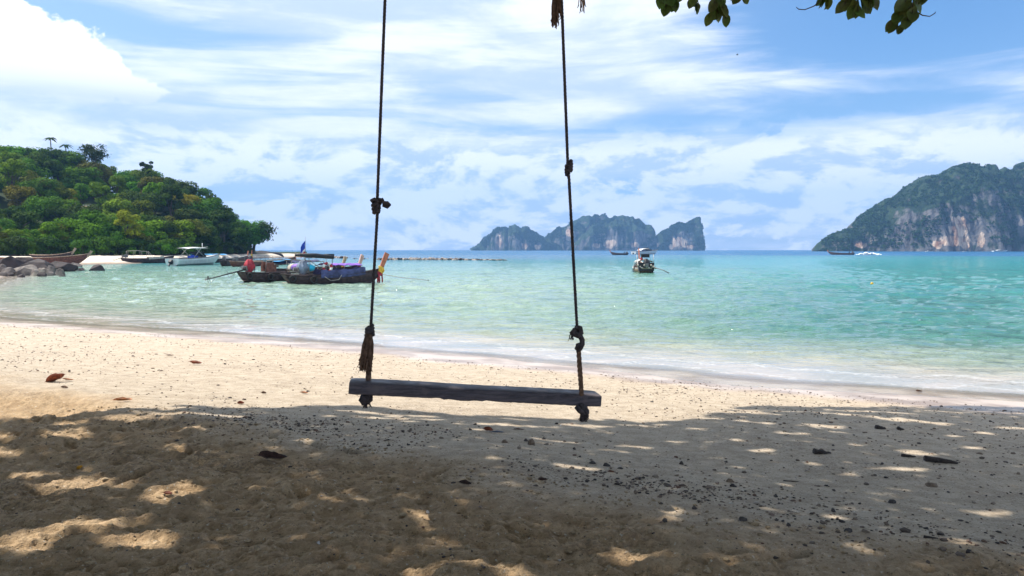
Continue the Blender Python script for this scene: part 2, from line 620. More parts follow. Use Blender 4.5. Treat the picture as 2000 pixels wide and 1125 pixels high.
angs = np.concatenate([seg(-R(180), -R(60), 24), seg(-R(60), -R(39), 40), seg(-R(39), R(39), 700), seg(R(39), R(60), 40), np.linspace(R(60), R(180), 25)])
rads = np.concatenate([seg(.3, 2.8, 40), 1 / seg(1 / 2.8, 1 / 9.0, 400), 1 / seg(1 / 9.0, 1 / 27.0, 170), np.linspace(27, 95, 60)])
X, Y, Rr, Fq = fan(angs, rads)
rel, T_, LO = sand_relief(X, Y)
Zs = gz0(X, Y) + rel
keep = T_ > -12.0
Vb, Fb, at_ = cull(np.stack([X, Y, Zs], 1), Fq, keep, {'inland': T_, 'loose': LO})


def sand_material():
    m = bpy.data.materials.new('sand')
    m.use_nodes = True
    n = NT(m.node_tree)
    co = n.new('ShaderNodeTexCoord').outputs['Object']
    t = n.attr('inland')
    lo = n.attr('loose')
    big = n.noise(co, 0.9, 4, 0.6)
    mid = n.noise(co, 7, 4, 0.6)
    fine = n.noise(co, 130, 3, 0.7)
    speck = n.noise(co, 55, 2, 0.5)
    hard = n.mix(n.ss(mid, 0.3, 0.7), (0.41, 0.333, 0.250), (0.55, 0.462, 0.356))
    hard = n.mix(n.ss(speck, 0.60, 0.67), hard, (0.25, 0.20, 0.15))
    hard = n.mix(n.ss(n.noise(co, 80, 2, 0.5), 0.64, 0.70), hard, (0.72, 0.66, 0.57))
    loose = n.mix(n.ss(mid, 0.3, 0.7), (0.41, 0.284, 0.168), (0.57, 0.412, 0.254))
    loose = n.mix(n.ss(fine, 0.55, 0.75), loose, (0.17, 0.12, 0.075))
    loose = n.mix(n.mul(n.ss(n.noise(co, 20, 7, .78), .50, .64), .28), loose, (0.17, 0.115, 0.065))  # dark clumps; shade in the sand's crevices is put into the colour too
    loose = n.mix(n.ss(n.noise(co, 36, 2, .5), 0.68, 0.72), loose, (0.62, 0.55, 0.44))
    c_ = n.mix(lo, hard, loose)
    # patches of fine dark debris on the face
    deb = n.mul(n.ss(n.noise(n.vscale(co, (0.5, 1.1, 1)), 1.2, 4, .6), .52, .68), n.ss(t, 2.2, 4.0))
    c_ = n.mix(n.mul(deb, n.mul(n.ss(speck, .48, .60), 0.55)), c_, (0.17, 0.13, 0.10))
    wet = n.ss(n.add(t, n.mul(n.sub(n.noise(co, .55, 4, .55), .5), 2.4)), 3.1, 2.0)
    c_ = n.mix(wet, c_, n.mix(n.ss(big, .4, .62), (0.31, 0.230, 0.175), (0.54, 0.445, 0.370)))
    b = n.new('ShaderNodeBsdfPrincipled')
    n.put(b.inputs['Base Color'], c_)
    n.put(b.inputs['Roughness'], n.m('SUBTRACT', 0.95, n.mul(wet, 0.62)))
    n.put(b.inputs['Specular IOR Level'], n.add(0.15, n.mul(wet, 0.3)))
    bn = n.new('ShaderNodeBump')
    bn.inputs['Distance'].default_value = 0.034
    n.put(bn.inputs['Strength'], n.m('SUBTRACT', 0.9, n.mul(wet, 0.75)))
    n.put(bn.inputs['Height'], n.add(n.mul(n.noise(co, 26, 5, .65), n.add(.35, n.mul(lo, .8))), n.mul(fine, .28)))
    n.put(b.inputs['Normal'], bn.outputs[0])
    o = n.new('ShaderNodeOutputMaterial')
    n.t.links.new(b.outputs[0], o.inputs[0])
    return m


MT['sand'] = sand_material()
obj('beach', np_mesh('beach', Vb, Fb, MT['sand'], True, at_), kind='structure')


def ground(x, y):
    """height of the finished sand"""
    xa, ya = np.array([float(x)]), np.array([float(y)])
    return float(gz0(xa, ya)[0] + sand_relief(xa, ya)[0][0])


# ------------------------------------------------------------------ sea
def sea_height(x, y):
    s = -inland(x, y)
    r_ = np.hypot(x, y)
    cx, cy = 0.47, 0.88
    a = x * cy - y * cx
    q = x * cx + y * cy
    wob = fbm(x * .12, y * .12, 0, 2, 41) * 1.6
    amp = sstep(s, 0.2, 4) * (0.35 + 0.65 * sstep(s, 3, 14))
    h = 0.045 * fbm((q + wob) / 1.9, a / 4.6, 0, 2, 43) + 0.040 * fbm((q + wob) / 0.75, a / 1.7, 0, 2, 47) + 0.022 * fbm(q / .3 + a * .15, a / .62, 0, 2, 53)
    h = h - 0.02 * np.abs(fbm((q + wob) / 1.2, a / 2.6, 0, 2, 61))
    h = h * amp * 2.3 * sstep(r_, 160, 70)
    # a low swell folding over close to the sand
    h = h + 0.0 * np.exp(-((s - 2.1 - 0.5 * wob) / .35) ** 2) * sstep(fbm(a * .22, 0 * a, 0, 2, 67), -.1, .35)
    return h, s, r_


angs = np.concatenate([seg(-R(75), -R(39), 60), seg(-R(39), R(39), 620), np.linspace(R(39), R(75), 61)])
rows = np.concatenate([seg(330, 40, 470), seg(40, 10, 90), np.linspace(10, 0.32, 40)])
rads = np.concatenate([HC * 742.0 / rows, [5950.0]])
X, Y, Rr, Fq = fan(angs, rads)
H_, S_, R_ = sea_height(X, Y)
gr = gz0(X, Y)
run = 1.15 + 0.95 * fbm(X * .25, Y * .25, 0, 3, 71)                # how far the swash has run up the sand
zfilm = gr + 0.012 * sstep(S_, -run - .05, -run + .5)
Z = np.where(S_ > -run - .4, np.maximum(H_, zfilm), H_)
Vw, Fw, at_ = cull(np.stack([X, Y, Z], 1), Fq, (S_ > -run), {'sea': S_, 'swash': S_ + run})


def sea_material():
    m = bpy.data.materials.new('sea_water')
    m.use_nodes = True
    n = NT(m.node_tree)
    co = n.new('ShaderNodeTexCoord').outputs['Object']
    s = n.attr('sea')
    sw = n.attr('swash')
    x, y, z = n.sep(co)
    dist = n.m('SQRT', n.add(n.mul(x, x), n.mul(y, y)))
    ld = n.m('LOGARITHM', dist, 10.0)
    patch = n.noise(n.vscale(co, (0.02, 0.045, 1)), 1.0, 5, 0.55)
    patch2 = n.noise(n.vscale(co, (0.10, 0.22, 1)), 1.0, 4, 0.6)
    ld2 = n.add(ld, n.mul(n.sub(patch, .5), 0.28))
    k = n.m('DIVIDE', n.sub(ld2, 1.0), 2.6)
    # depth of the bay: pale sand flats near, turquoise shelf, deep blue outside
    left = n.ramp(k, [(0.0, (0.26, 0.30, 0.20)), (0.10, (0.24, 0.32, 0.225)), (0.24, (0.29, 0.385, 0.285)), (0.36, (0.20, 0.35, 0.265)), (0.45, (0.025, 0.21, 0.22)), (0.52, (0.01, 0.10, 0.22)), (0.62, (0.012, 0.11, 0.27)), (1.0, (0.012, 0.10, 0.26))])
    right = n.ramp(k, [(0.0, (0.16, 0.24, 0.15)), (0.10, (0.055, 0.17, 0.115)), (0.22, (0.035, 0.175, 0.14)), (0.34, (0.022, 0.24, 0.205)), (0.47, (0.004, 0.275, 0.285)), (0.565, (0.004, 0.18, 0.23)), (0.60, (0.012, 0.11, 0.28)), (1.0, (0.012, 0.09, 0.26))])
    c_ = n.mix(n.ss(n.m('DIVIDE', x, n.m('MAXIMUM', y, 1.0)), -0.10, 0.52), left, right)
    c_ = n.mix(n.ss(n.add(s, n.mul(n.sub(patch2, .5), 5.0)), 9.0, 1.0), c_, (0.34, 0.35, 0.255))
    c_ = n.mix(n.ss(n.add(s, n.mul(n.sub(patch2, .5), 2.6)), 4.2, 0.2), c_, (0.48, 0.40, 0.32))
    # darker weed and reef patches under the water
    reef = n.mul(n.ss(patch2, .56, .70), n.ss(s, 6, 12))
    c_ = n.mix(n.mul(reef, .45), c_, (0.02, 0.085, 0.09))
    sub = n.ss(n.noise(n.vscale(co, (0.5, 1.0, 1)), 1.1, 4, 0.6), 0.3, 0.7)
    c_ = n.mix(n.mul(n.sub(1.0, sub), 0.42), c_, (0.02, 0.10, 0.085))  # dark dashes of the ripples, their shading put into the water colour
    # foam: lines that follow the shore plus torn lace; painted sparkle joins it offshore
    fn = n.noise(n.vscale(co, (1, 1, 0)), 9, 5, .65)
    fw = n.noise(n.vscale(co, (1, 1, 0)), .55, 4, .6, .4)
    ws = n.add(s, n.mul(n.sub(fw, .5), 3.2))
    line = n.m('MAXIMUM', n.m('POWER', 2.718, n.mul(n.m('POWER', n.m('DIVIDE', n.sub(ws, 1.5), .22), 2.0), -1.0)),
               n.mul(n.m('POWER', 2.718, n.mul(n.m('POWER', n.m('DIVIDE', n.sub(ws, 0.35), .16), 2.0), -1.0)), .9))
    edge = n.mul(n.ss(sw, 0.0, .05), n.ss(sw, .20, .06))
    foam = n.mul(n.ss(n.add(fn, n.mul(line, .24)), .62, .82), n.mul(n.ss(line, .05, .6), .30))
    foam = n.m('MAXIMUM', foam, n.mul(n.mul(edge, n.ss(fn, .45, .6)), .4))
    lace = n.mul(n.ss(n.m('ABSOLUTE', n.sub(n.noise(n.vscale(co, (1, 1, 0)), 3.0, 4, .6), .5)), .02, .004), n.ss(s, 3.2, 1.0))
    foam = n.m('MAXIMUM', foam, n.mul(lace, .12))
    spark = n.mul(n.ss(n.noise(n.vscale(co, (0.7, 1.5, 1)), 1.6, 3, .7), .70, .76), n.mul(n.ss(s, 6, 14), .35))  # white sparkle flecks on open water, painted into the colour
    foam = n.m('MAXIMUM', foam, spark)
    b = n.new('ShaderNodeBsdfPrincipled')
    n.put(b.inputs['Base Color'], n.mix(foam, c_, (0.80, 0.82, 0.82)))
    n.put(b.inputs['Roughness'], n.add(n.ss(dist, 30, 500, 0.07, 0.28), n.mul(foam, .6)))
    b.inputs['IOR'].default_value = 1.33
    n.put(b.inputs['Specular IOR Level'], n.ss(dist, 60, 500, 0.5, 0.12))
    bn = n.new('ShaderNodeBump')
    bn.inputs['Distance'].default_value = 0.42
    n.put(bn.inputs['Strength'], n.ss(s, 0.6, 4.5, 0.06, 1.0))
    rip = n.add(n.mul(n.noise(n.vscale(co, (0.45, 0.9, 1)), 1.0, 3, .55), .9), n.add(n.mul(n.noise(n.vscale(co, (1.2, 2.2, 1)), 1.0, 4, .6, .4), .6), n.mul(n.noise(n.vscale(co, (5.0, 8.0, 1)), 1.0, 3, .6), .13)))
    n.put(bn.inputs['Height'], rip)
    n.put(b.inputs['Normal'], bn.outputs[0])
    # thin water over sand is clear
    g = n.new('ShaderNodeBsdfTransparent')
    g.inputs[0].default_value = (0.96, 0.975, 0.96, 1)
    gl = n.new('ShaderNodeBsdfGlossy')
    gl.inputs['Roughness'].default_value = 0.12
    n.put(gl.inputs['Normal'], bn.outputs[0])
    fr = n.new('ShaderNodeFresnel')
    fr.inputs[0].default_value = 1.33
    ms = n.new('ShaderNodeMixShader')
    n.put(ms.inputs[0], n.mul(fr.outputs[0], .42))
    n.t.links.new(g.outputs[0], ms.inputs[1]); n.t.links.new(gl.outputs[0], ms.inputs[2])
    op = n.m('MAXIMUM', n.ss(n.add(s, n.mul(n.sub(fw, .5), 1.4)), -0.9, 0.5), foam)
    ms2 = n.new('ShaderNodeMixShader')
    n.put(ms2.inputs[0], op)
    n.t.links.new(ms.outputs[0], ms2.inputs[1]); n.t.links.new(b.outputs[0], ms2.inputs[2])
    o = n.new('ShaderNodeOutputMaterial')
    n.t.links.new(ms2.outputs[0], o.inputs[0])
    return m


MT['sea'] = sea_material()
obj('sea', np_mesh('sea', Vw, Fw, MT['sea'], True, at_), kind='structure')

# ------------------------------------------------------------------ haze: the sea air, one closed box round everything
hz = MB().box((0, 2600, 247), (13600, 7400, 506))
hm = bpy.data.materials.new('sea_air')
hm.use_nodes = True
hn = NT(hm.node_tree)
pv = hn.new('ShaderNodeVolumePrincipled')
pv.inputs['Color'].default_value = (0.25, 0.52, 1.0, 1)
pv.inputs['Density'].default_value = 0.000195
pv.inputs['Anisotropy'].default_value = 0.1
ho = hn.new('ShaderNodeOutputMaterial')
hn.t.links.new(pv.outputs[0], ho.inputs['Volume'])
hz.build('haze', hm, None, False)['kind'] = 'stuff'


# ------------------------------------------------------------------ karst islands
def cliff_material():
    m = bpy.data.materials.new('limestone')
    m.use_nodes = True
    n = NT(m.node_tree)
    co = n.new('ShaderNodeTexCoord').outputs['Object']
    pale = n.attr('pale')
    st = n.noise(n.vscale(co, (0.11, 0.11, 0.022)), 1.0, 6, .62)           # vertical streaks
    bl = n.noise(n.vscale(co, (0.03, 0.03, 0.03)), 1.0, 6, .65)
    rock = n.mix(n.ss(st, .35, .65), (0.040, 0.038, 0.040), (0.185, 0.172, 0.165))
    warm = n.mix(n.ss(st, .38, .60), (0.22, 0.12, 0.08), (0.62, 0.47, 0.35))
    c_ = n.mix(n.ss(n.add(n.mul(pale, .75), n.add(n.mul(n.sub(bl, .5), 1.3), n.mul(n.sub(st, .5), .9))), .42, .60), rock, warm)
    nz = n.sep(n.new('ShaderNodeNewGeometry').outputs['Normal'])[2]
    veg = n.ss(n.add(n.add(nz, n.mul(n.sub(bl, .5), 1.7)), n.mul(pale, -.9)), 0.22, 0.47)
    c_ = n.mix(veg, c_, n.mix(n.ss(n.noise(co, .09, 5, .65), .35, .65), (0.012, 0.028, 0.014), (0.032, 0.055, 0.022)))
    b = n.new('ShaderNodeBsdfPrincipled')
    n.put(b.inputs['Base Color'], c_)
    b.inputs['Roughness'].default_value = 0.9
    b.inputs['Specular IOR Level'].default_value = 0.15
    bn = n.new('ShaderNodeBump')
    bn.inputs['Distance'].default_value = 6.0
    bn.inputs['Strength'].default_value = 0.9
    n.put(bn.inputs['Height'], n.add(n.noise(n.vscale(co, (0.08, 0.08, 0.03)), 1.0, 6, .65), n.mul(n.noise(co, .14, 5, .65), .6)))
    n.put(b.inputs['Normal'], bn.outputs[0])
    o = n.new('ShaderNodeOutputMaterial')
    n.t.links.new(b.outputs[0], o.inputs[0])
    return m


MT['cliff'] = cliff_material()


def ridge_island(name, prof, D, depth, step, seed, pale, flute=20, wav=60, steep=0.28, yoff=0.0, rough=1.0):
    """a karst mass: ridge heights follow prof, cliffs drop to the sea on both sides, buttresses and gullies cut into it"""
    pu = np.array([p[0] for p in prof], float); pv_ = np.array([p[1] for p in prof], float)
    wx = (pu - 1000) / F * D
    wz = HC + (HOR - pv_) / F * D
    xs = np.arange(wx[0], wx[-1], step)
    top = np.interp(xs, wx, wz)
    top = top + np.minimum(top, 30) / 30 * D / 1200 * (2.2 * fbm(xs / 11, xs * 0, 0, 2, seed + 31) - 1.0)
    nys = 90
    ws = np.concatenate([np.linspace(0, .5, 64) ** 1.15 * (.5 / .5 ** 1.15), np.linspace(.5, 1, 27)[1:]])
    W, XX = np.meshgrid(ws, xs, indexing='ij')
    TOP = np.tile(top, (len(ws), 1))
    base = fbm(XX / wav, W * 0, 0, 4, seed) * flute + fbm(XX / (wav * .3), W * 0, 0, 3, seed + 5) * flute * .35
    hs = np.clip(TOP / max(top), 0.05, 1) ** .5
    yf = D - depth * .5 * hs + base * hs
    yb = D + depth * .5 * hs
    YY = yf + (yb - yf) * W + yoff
    # front: cliff then wooded shoulder up to the ridge
    u = W / .5
    front = np.where(u < steep, u / steep * .62, .62 + .38 * np.sin(np.clip((u - steep) / (1 - steep), 0, 1) * math.pi / 2))
    nz_ = fbm(XX / (wav * .8), YY / (wav * .8), 0, 4, seed + 9)
    front = np.clip(front + rough * .22 * nz_ * np.sin(np.clip(u, 0, 1) * math.pi), 0, 1.0)
    back = np.clip(1 - (W - .5) / .5, 0, 1) ** .6
    Hh = TOP * np.where(W <= .5, front, back)
    Hh = Hh + fbm(XX / 14, YY / 14, 0, 3, seed + 13) * 3.0 * np.clip(Hh / 30, 0, 1) * (np.abs(W - .5) > .04)
    Hh = np.where((W < .004) | (W > .996), -4, Hh)
    XX = XX + fbm(YY / 30, Hh / 20, 0, 3, seed + 17) * 2.0 * (np.abs(W - .5) > .04)
    pal = np.zeros_like(Hh)
    uu = 1000 + F * XX / YY
    vv = HOR - (Hh - HC) / YY * F
    for (cu, cv_, ru, rv) in pale:
        pal = np.maximum(pal, np.exp(-(((uu - cu) / ru) ** 2 + ((vv - cv_) / rv) ** 2) ** 1.5))
    pal = np.where(W > .5, 0, pal)
    nx = len(xs)
    i = np.arange((len(ws) - 1) * nx).reshape(len(ws) - 1, nx)[:, :-1].ravel()
    Fq = np.stack([i, i + 1, i + nx + 1, i + nx], 1)
    V = np.stack([XX.ravel(), YY.ravel(), Hh.ravel()], 1)
    o = obj(name, np_mesh(name, V, Fq, MT['cliff'], True, {'pale': pal.ravel()}), kind='structure')
    return o, XX, YY, Hh, pal, W


def tufts(name, pts, size, col, seed, per=22, leaf=.33):
    """crowns of a far wood: each a dome of leaf clumps"""
    r_ = np.random.default_rng(seed)
    n_ = len(pts)
    P = np.repeat(np.asarray(pts), per, 0)
    S = np.repeat(size * r_.uniform(.6, 1.35, n_), per)[:, None]
    d = r_.normal(size=(n_ * per, 3))
    d[:, 2] = np.abs(d[:, 2]) * 1.0 - .15
    d /= np.linalg.norm(d, axis=1)[:, None]
    C = P + d * S * r_.uniform(.75, 1.05, (n_ * per, 1)) * np.array([1, 1, .85])
    nn = d + r_.normal(size=d.shape) * .45
    nn /= np.linalg.norm(nn, axis=1)[:, None]
    a = np.cross(nn, r_.normal(size=d.shape)); a /= np.linalg.norm(a, axis=1)[:, None]
    b = np.cross(nn, a)
    s = S * leaf * r_.uniform(.7, 1.4, (n_ * per, 1))
    V = np.stack([C + a * s, C + b * s * .8, C - a * s, C - b * s * .8], 1).reshape(-1, 3)
    Fq = np.arange(len(V)).reshape(-1, 4)
    o = obj(name, np_mesh(name, V, Fq, MT['foliage'], False), kind='stuff')
    o.color = (*col, 1)
    return o


far_l = [(919, 490), (921, 489), (922, 483), (931, 480), (934, 475), (941, 471), (946, 463), (952, 461), (954, 457), (960, 458), (962, 451), (972, 445), (985, 443), (992, 446), (994, 440), (1000, 437), (1012, 441), (1020, 444), (1025, 440), (1032, 441), (1036, 448), (1047, 451), (1055, 458), (1063, 463), (1085, 474), (1110, 488)]
far_m = [(1020, 488), (1040, 476), (1063, 463), (1075, 455), (1090, 444), (1107, 441), (1115, 432), (1125, 427), (1140, 422), (1155, 421), (1161, 418), (1169, 420), (1171, 422), (1175, 417), (1181, 419), (1186, 424), (1205, 440), (1230, 470), (1250, 488)]
far_d = [(1110, 488), (1130, 465), (1155, 440), (1180, 426), (1200, 422), (1217, 420), (1235, 423), (1246, 427), (1255, 434), (1267, 439), (1275, 446), (1277, 462), (1279, 488)]
far_r = [(1262, 489), (1270, 470), (1278, 461), (1290, 452), (1305, 443), (1320, 436), (1325, 431), (1335, 436), (1347, 429), (1360, 423), (1365, 426), (1366, 440), (1368, 472), (1367, 490)]
isl = []
isl.append((ridge_island('island', far_l, 2420, 170, 2.4, 101, [(1025, 480, 9, 9), (975, 470, 6, 16), (1050, 482, 8, 6)], 30, 40), (0.022, 0.042, 0.022), 4))
isl.append((ridge_island('island', far_m, 2460, 180, 2.4, 131, [(1135, 478, 16, 8), (1112, 455, 8, 14)], 32, 45), (0.022, 0.042, 0.022), 4))
isl.append((ridge_island('island', far_d, 2330, 190, 2.4, 151, [(1192, 477, 13, 11), (1165, 480, 9, 7), (1240, 478, 12, 7)], 26, 45, .22), (0.022, 0.042, 0.022), 4))
isl.append((ridge_island('island', far_r, 2300, 130, 2.0, 171, [(1327, 474, 18, 14), (1312, 482, 9, 6), (1345, 482, 14, 5), (1282, 479, 5, 6)], 10, 50, .35, rough=.6), (0.022, 0.042, 0.022), 4))
right_o = [(1602, 489), (1604, 486), (1606, 475), (1612, 464), (1622, 455), (1640, 449), (1652, 447), (1656, 460), (1660, 458), (1668, 437), (1680, 420), (1700, 405), (1715, 392), (1735, 385), (1750, 372), (1775, 355), (1790, 347), (1820, 342), (1840, 328), (1865, 325), (1890, 325), (1900, 336), (1904, 341), (1915, 334), (1930, 332), (1945, 340), (1960, 335), (1968, 350), (1972, 340), (1980, 322), (2000, 315), (2040, 300), (2100, 290), (2160, 300), (2230, 330), (2300, 360), (2400, 420), (2450, 489)]
rp = [(1872, 448, 34, 20), (1862, 470, 40, 14), (1915, 468, 10, 20), (1885, 478, 10, 12), (1682, 478, 18, 7), (1992, 435, 7, 9), (1830, 478, 12, 10), (1872, 430, 20, 10)]
ri = ridge_island('headland_cliff', right_o, 1180, 300, 1.6, 201, rp, 44, 60, .22, rough=1.35)
# woods on the islands
for k, (o_, XX, YY, Hh, pal, W, col, ts, cnt, cap) in enumerate([(*a, c_, s_, 1100, .86) for a, c_, s_ in isl] + [(*ri, (0.020, 0.046, 0.020), 3.8, 5600, .93)]):
    m_ = (W > .015) & (W < .60) & (Hh > 3) & (pal < .35) & (vn(XX / 30, YY / 30, Hh / 30, 300 + k) > (0.0 if k < 4 else -.5))
    ii = np.flatnonzero(m_.ravel())
    pick = np.random.default_rng(400 + k).choice(ii, min(cnt, len(ii)), replace=False)
    P = np.stack([XX.ravel()[pick], YY.ravel()[pick], Hh.ravel()[pick] - ts * .45], 1)
    # keep crowns at the ridge inside the skyline
    rd = np.abs(W.ravel()[pick] - .5) < .12
    P[rd, 2] -= ts * .35
    tufts('forest', P, ts, col, 500 + k, 20 if k < 4 else 24, .36 if k < 4 else .30)

# ------------------------------------------------------------------ wooded headland on the left
_U = np.array([-900, -500, 0, 60, 130, 240, 330, 400, 470, 520, 560, 600.])
_YF = np.array([62, 66, 78, 88, 104, 117, 127, 150, 185, 215, 232, 240.])       # water's edge
_YT = np.array([100, 110, 128, 134, 140, 145, 152, 168, 198, 224, 236, 244.])   # foot of the trees
_UR = np.array([-900, -500, 0, 50, 110, 160, 200, 260, 300, 335, 370, 400, 440, 480, 510, 540, 560])
_VR = np.array([300, 290, 284, 292, 294, 308, 318, 330, 336, 342, 364, 370, 390, 413, 436, 470, 486.])    # skyline the crowns reach
DR = 236.0


def hill_ground(u, y):
    yf = np.interp(u, _U, _YF); yt = np.interp(u, _U, _YT)
    zr = np.maximum(HC + (HOR - np.interp(u, _UR, _VR)) / F * DR - 10.0, 1.2)
    sand = -1.0 + 2.2 * sstep(y, yf - 8, yf + (yt - yf) * .75)
    hill = (zr - 1.2) * sstep(y, yt - 2, np.maximum(DR, yt + 8)) ** 1.0
    return sand + hill * sstep(y, 420, 260)


us = np.linspace(-900, 600, 190)
ys = np.concatenate([np.linspace(52, 150, 80), np.linspace(152, 250, 50), np.linspace(256, 420, 14)])
UU, YY = np.meshgrid(us, ys)
ZZ = hill_ground(UU, YY) + 0.18 * fbm(UU / 12, YY / 3, 0, 3, 601) * sstep(YY, 60, 80)
XX = (UU - 1000) / F * YY
n_ = len(us)
i = np.arange((len(ys) - 1) * n_).reshape(len(ys) - 1, n_)[:, :-1].ravel()
V = np.stack([XX.ravel(), YY.ravel(), ZZ.ravel()], 1)
ed = YY - np.interp(UU, _U, _YT)


def headland_material():
    m = bpy.data.materials.new('headland_ground')
    m.use_nodes = True
    n = NT(m.node_tree)
    co = n.new('ShaderNodeTexCoord').outputs['Object']
    z = n.sep(co)[2]
    e = n.attr('wooded')
    sand = n.mix(n.ss(n.add(z, n.mul(n.noise(co, .5, 3), .25)), .18, .50), (0.26, 0.19, 0.14), (0.62, 0.54, 0.44))
    soil = n.mix(n.noise(co, .8, 4), (0.016, 0.026, 0.010), (0.040, 0.056, 0.018))
    b = n.new('ShaderNodeBsdfPrincipled')
    n.put(b.inputs['Base Color'], n.mix(n.ss(n.add(e, n.mul(n.noise(co, .25, 4), 8)), 0, 4), sand, soil))
    b.inputs['Roughness'].default_value = .9
    b.inputs['Specular IOR Level'].default_value = 0.15
    o = n.new('ShaderNodeOutputMaterial')
    n.t.links.new(b.outputs[0], o.inputs[0])
    return m


obj('headland', np_mesh('headland', V, np.stack([i, i + 1, i + n_ + 1, i + n_], 1), headland_material(), True, {'wooded': ed.ravel()}), kind='structure')


def hp(u, y, dz=0.0):
    return Vector(((u - 1000) / F * y, y, float(hill_ground(np.array([float(u)]), np.array([float(y)]))[0]) + dz))


# ---- tree kinds: a trunk with limbs and a crown of leaf clumps
def crown_mesh(seed, rx, rz, lobes, per, leaf, flat=.75, gap=0.0, up=.35):
    r_ = np.random.default_rng(seed)
    C = []
    for k in range(lobes):
        a = r_.uniform(0, 2 * math.pi); q = r_.uniform(.25, 1.0) ** .6
        zz = r_.uniform(-.55, .95)
        rr = math.sqrt(max(.05, 1 - .8 * zz * zz))
        C.append((math.cos(a) * q * rr * rx * .72, math.sin(a) * q * rr * rx * .72, zz * rz * .62, r_.uniform(.26, .46) * rx))
    C = np.array(C)
    Vs = []
    for (x, y, z, lr) in C:
        d = r_.normal(size=(per, 3)); d /= np.linalg.norm(d, axis=1)[:, None]
        d = d[d[:, 2] > -.55]
        k = len(d)
        P = np.array([x, y, z]) + d * lr * r_.uniform(.70, 1.10, (k, 1)) * np.array([1, 1, flat])
        if gap: 
            g = vn(P[:, 0] / (rx * .3), P[:, 1] / (rx * .3), P[:, 2] / (rx * .3), seed) > gap - 1
            P, d = P[g], d[g]; k = len(P)
        nn = d + np.array([0, 0, up]) + r_.normal(size=(k, 3)) * .36
        nn /= np.linalg.norm(nn, axis=1)[:, None]
        t = np.cross(nn, r_.normal(size=(k, 3))); t /= np.linalg.norm(t, axis=1)[:, None]
        b = np.cross(nn, t)
        s = leaf * r_.uniform(.55, 1.35, (k, 1))
        Vs.append(np.stack([P + t * s, P + b * s * .62 - nn * s * .12, P - t * s, P - b * s * .62 - nn * s * .12], 1).reshape(-1, 3))
    V = np.concatenate(Vs)
    return V, np.arange(len(V)).reshape(-1, 4), C


def trunk_mesh(seed, h, r0, C, zc, lean=(0, 0)):
    r_ = np.random.default_rng(seed + 50)
    mb = MB()
    top = Vector((lean[0], lean[1], zc))
    pts = [Vector((0, 0, -1.5)).lerp(top, k / 6) + Vector((r_.normal() * .12, r_.normal() * .12, 0)) * (1 if 0 < k < 6 else 0) for k in range(7)]
    mb.tube(pts, [r0 * (1.25 - .7 * k / 6) for k in range(7)], 7)
    for (x, y, z, lr) in C[: 9]:
        s = pts[r_.integers(3, 7)]
        e = Vector((x + lean[0], y + lean[1], z + zc))
        mb.tube([s, s.lerp(e, .5) + Vector((0, 0, -.08 * (e - s).length)), e], [r0 * .45, r0 * .28, r0 * .12], 5)
    return mb.mesh('trunk', MT['bark'])


KINDS = {}
for kname, seed, rx, rz, lobes, per, leaf, hgt, r0, gap, lean in (
        ('broad', 11, 5.0, 4.4, 15, 330, .29, 6.0, .35, 0, (0, 0)),
        ('broad2', 12, 5.5, 4.0, 16, 330, .28, 5.5, .35, 0, (.5, .3)),
        ('broad3', 16, 4.6, 4.6, 13, 340, .30, 6.2, .33, 0, (-.5, .2)),
        ('tall', 13, 3.6, 5.4, 14, 280, .28, 8.0, .28, .35, (0, 0)),
        ('bush', 14, 3.6, 2.9, 11, 260, .25, 2.4, .2, 0, (0, 0)),
        ('open', 15, 6.2, 4.3, 19, 200, .28, 10.0, .3, .55, (.6, 0)),
        ('spike', 17, 2.8, 5.2, 15, 170, .27, 6.5, .2, .30, (0, 0)),
        ('shore', 18, 5.6, 3.6, 24, 190, .25, 4.6, .4, .62, (2.2, -.5))):
    V, Fq, C = crown_mesh(seed, rx, rz, lobes, per, leaf, gap=gap)
    V = V + np.array([lean[0], lean[1], hgt])
    KINDS[kname] = (np_mesh('crown', V, Fq, MT['foliage'], False), trunk_mesh(seed, hgt, r0, C, hgt, lean), hgt + rz)


def plant(kind, loc, col, s=1.0, rz=0.0, label=None, group=None, sc=None, cat='tree', name='broadleaf_tree'):
    o = empty(name, loc, rz, label, cat, group)
    o.scale = sc or (s, s, s)
    c_ = obj('crown', KINDS[kind][0], o)
    c_.color = (*col, 1)
    obj('trunk', KINDS[kind][1], o)
    return o


GREENS = {'dark green': (0.038, 0.074, 0.018), 'mid green': (0.066, 0.142, 0.018), 'bright green': (0.110, 0.200, 0.020),
          'olive brown': (0.098, 0.106, 0.020), 'yellow green': (0.175, 0.190, 0.024)}
r_ = random.Random(5)
# single trees one can point to
plant('open', hp(190, 233, 2.6), (0.040, 0.058, 0.024), 1.0, .4, 'lone round crowned tree standing clear of the ridge above the headland', sc=(.80, .80, .90))
plant('spike', hp(291, 226, 4.6), (0.034, 0.058, 0.024), .84, 0, 'tall thin dark tree poking up from the ridge right of the round lone tree')
plant('spike', hp(312, 226, 1.6), (0.034, 0.054, 0.024), .74, 2, 'shorter thin dark tree beside the tall thin one on the ridge')
plant('shore', hp(489, 212, 0.0), (0.030, 0.052, 0.026), 1.0, 0, 'dark airy tree leaning out over the sea at the tip of the headland', sc=(1.12, 1.0, 1.12))
plant('broad3', hp(300, 200, 1.0), (0.085, 0.082, 0.026), .95, 1, 'rusty olive tree just under the two thin ridge trees')
plant('broad', hp(340, 226, -1.2), (0.042, 0.050, 0.024), .95, 2.2, 'dark dome shaped tree on the ridge where the skyline starts to fall')
plant('broad2', hp(182, 215, -1.0), (0.078, 0.078, 0.024), 1.1, 1.2, 'wide olive brown tree directly below the lone round tree')
plant('broad2', hp(268, 148, -.8), (0.130, 0.135, 0.030), .60, .5, 'yellow green tree at the back of the small beach')
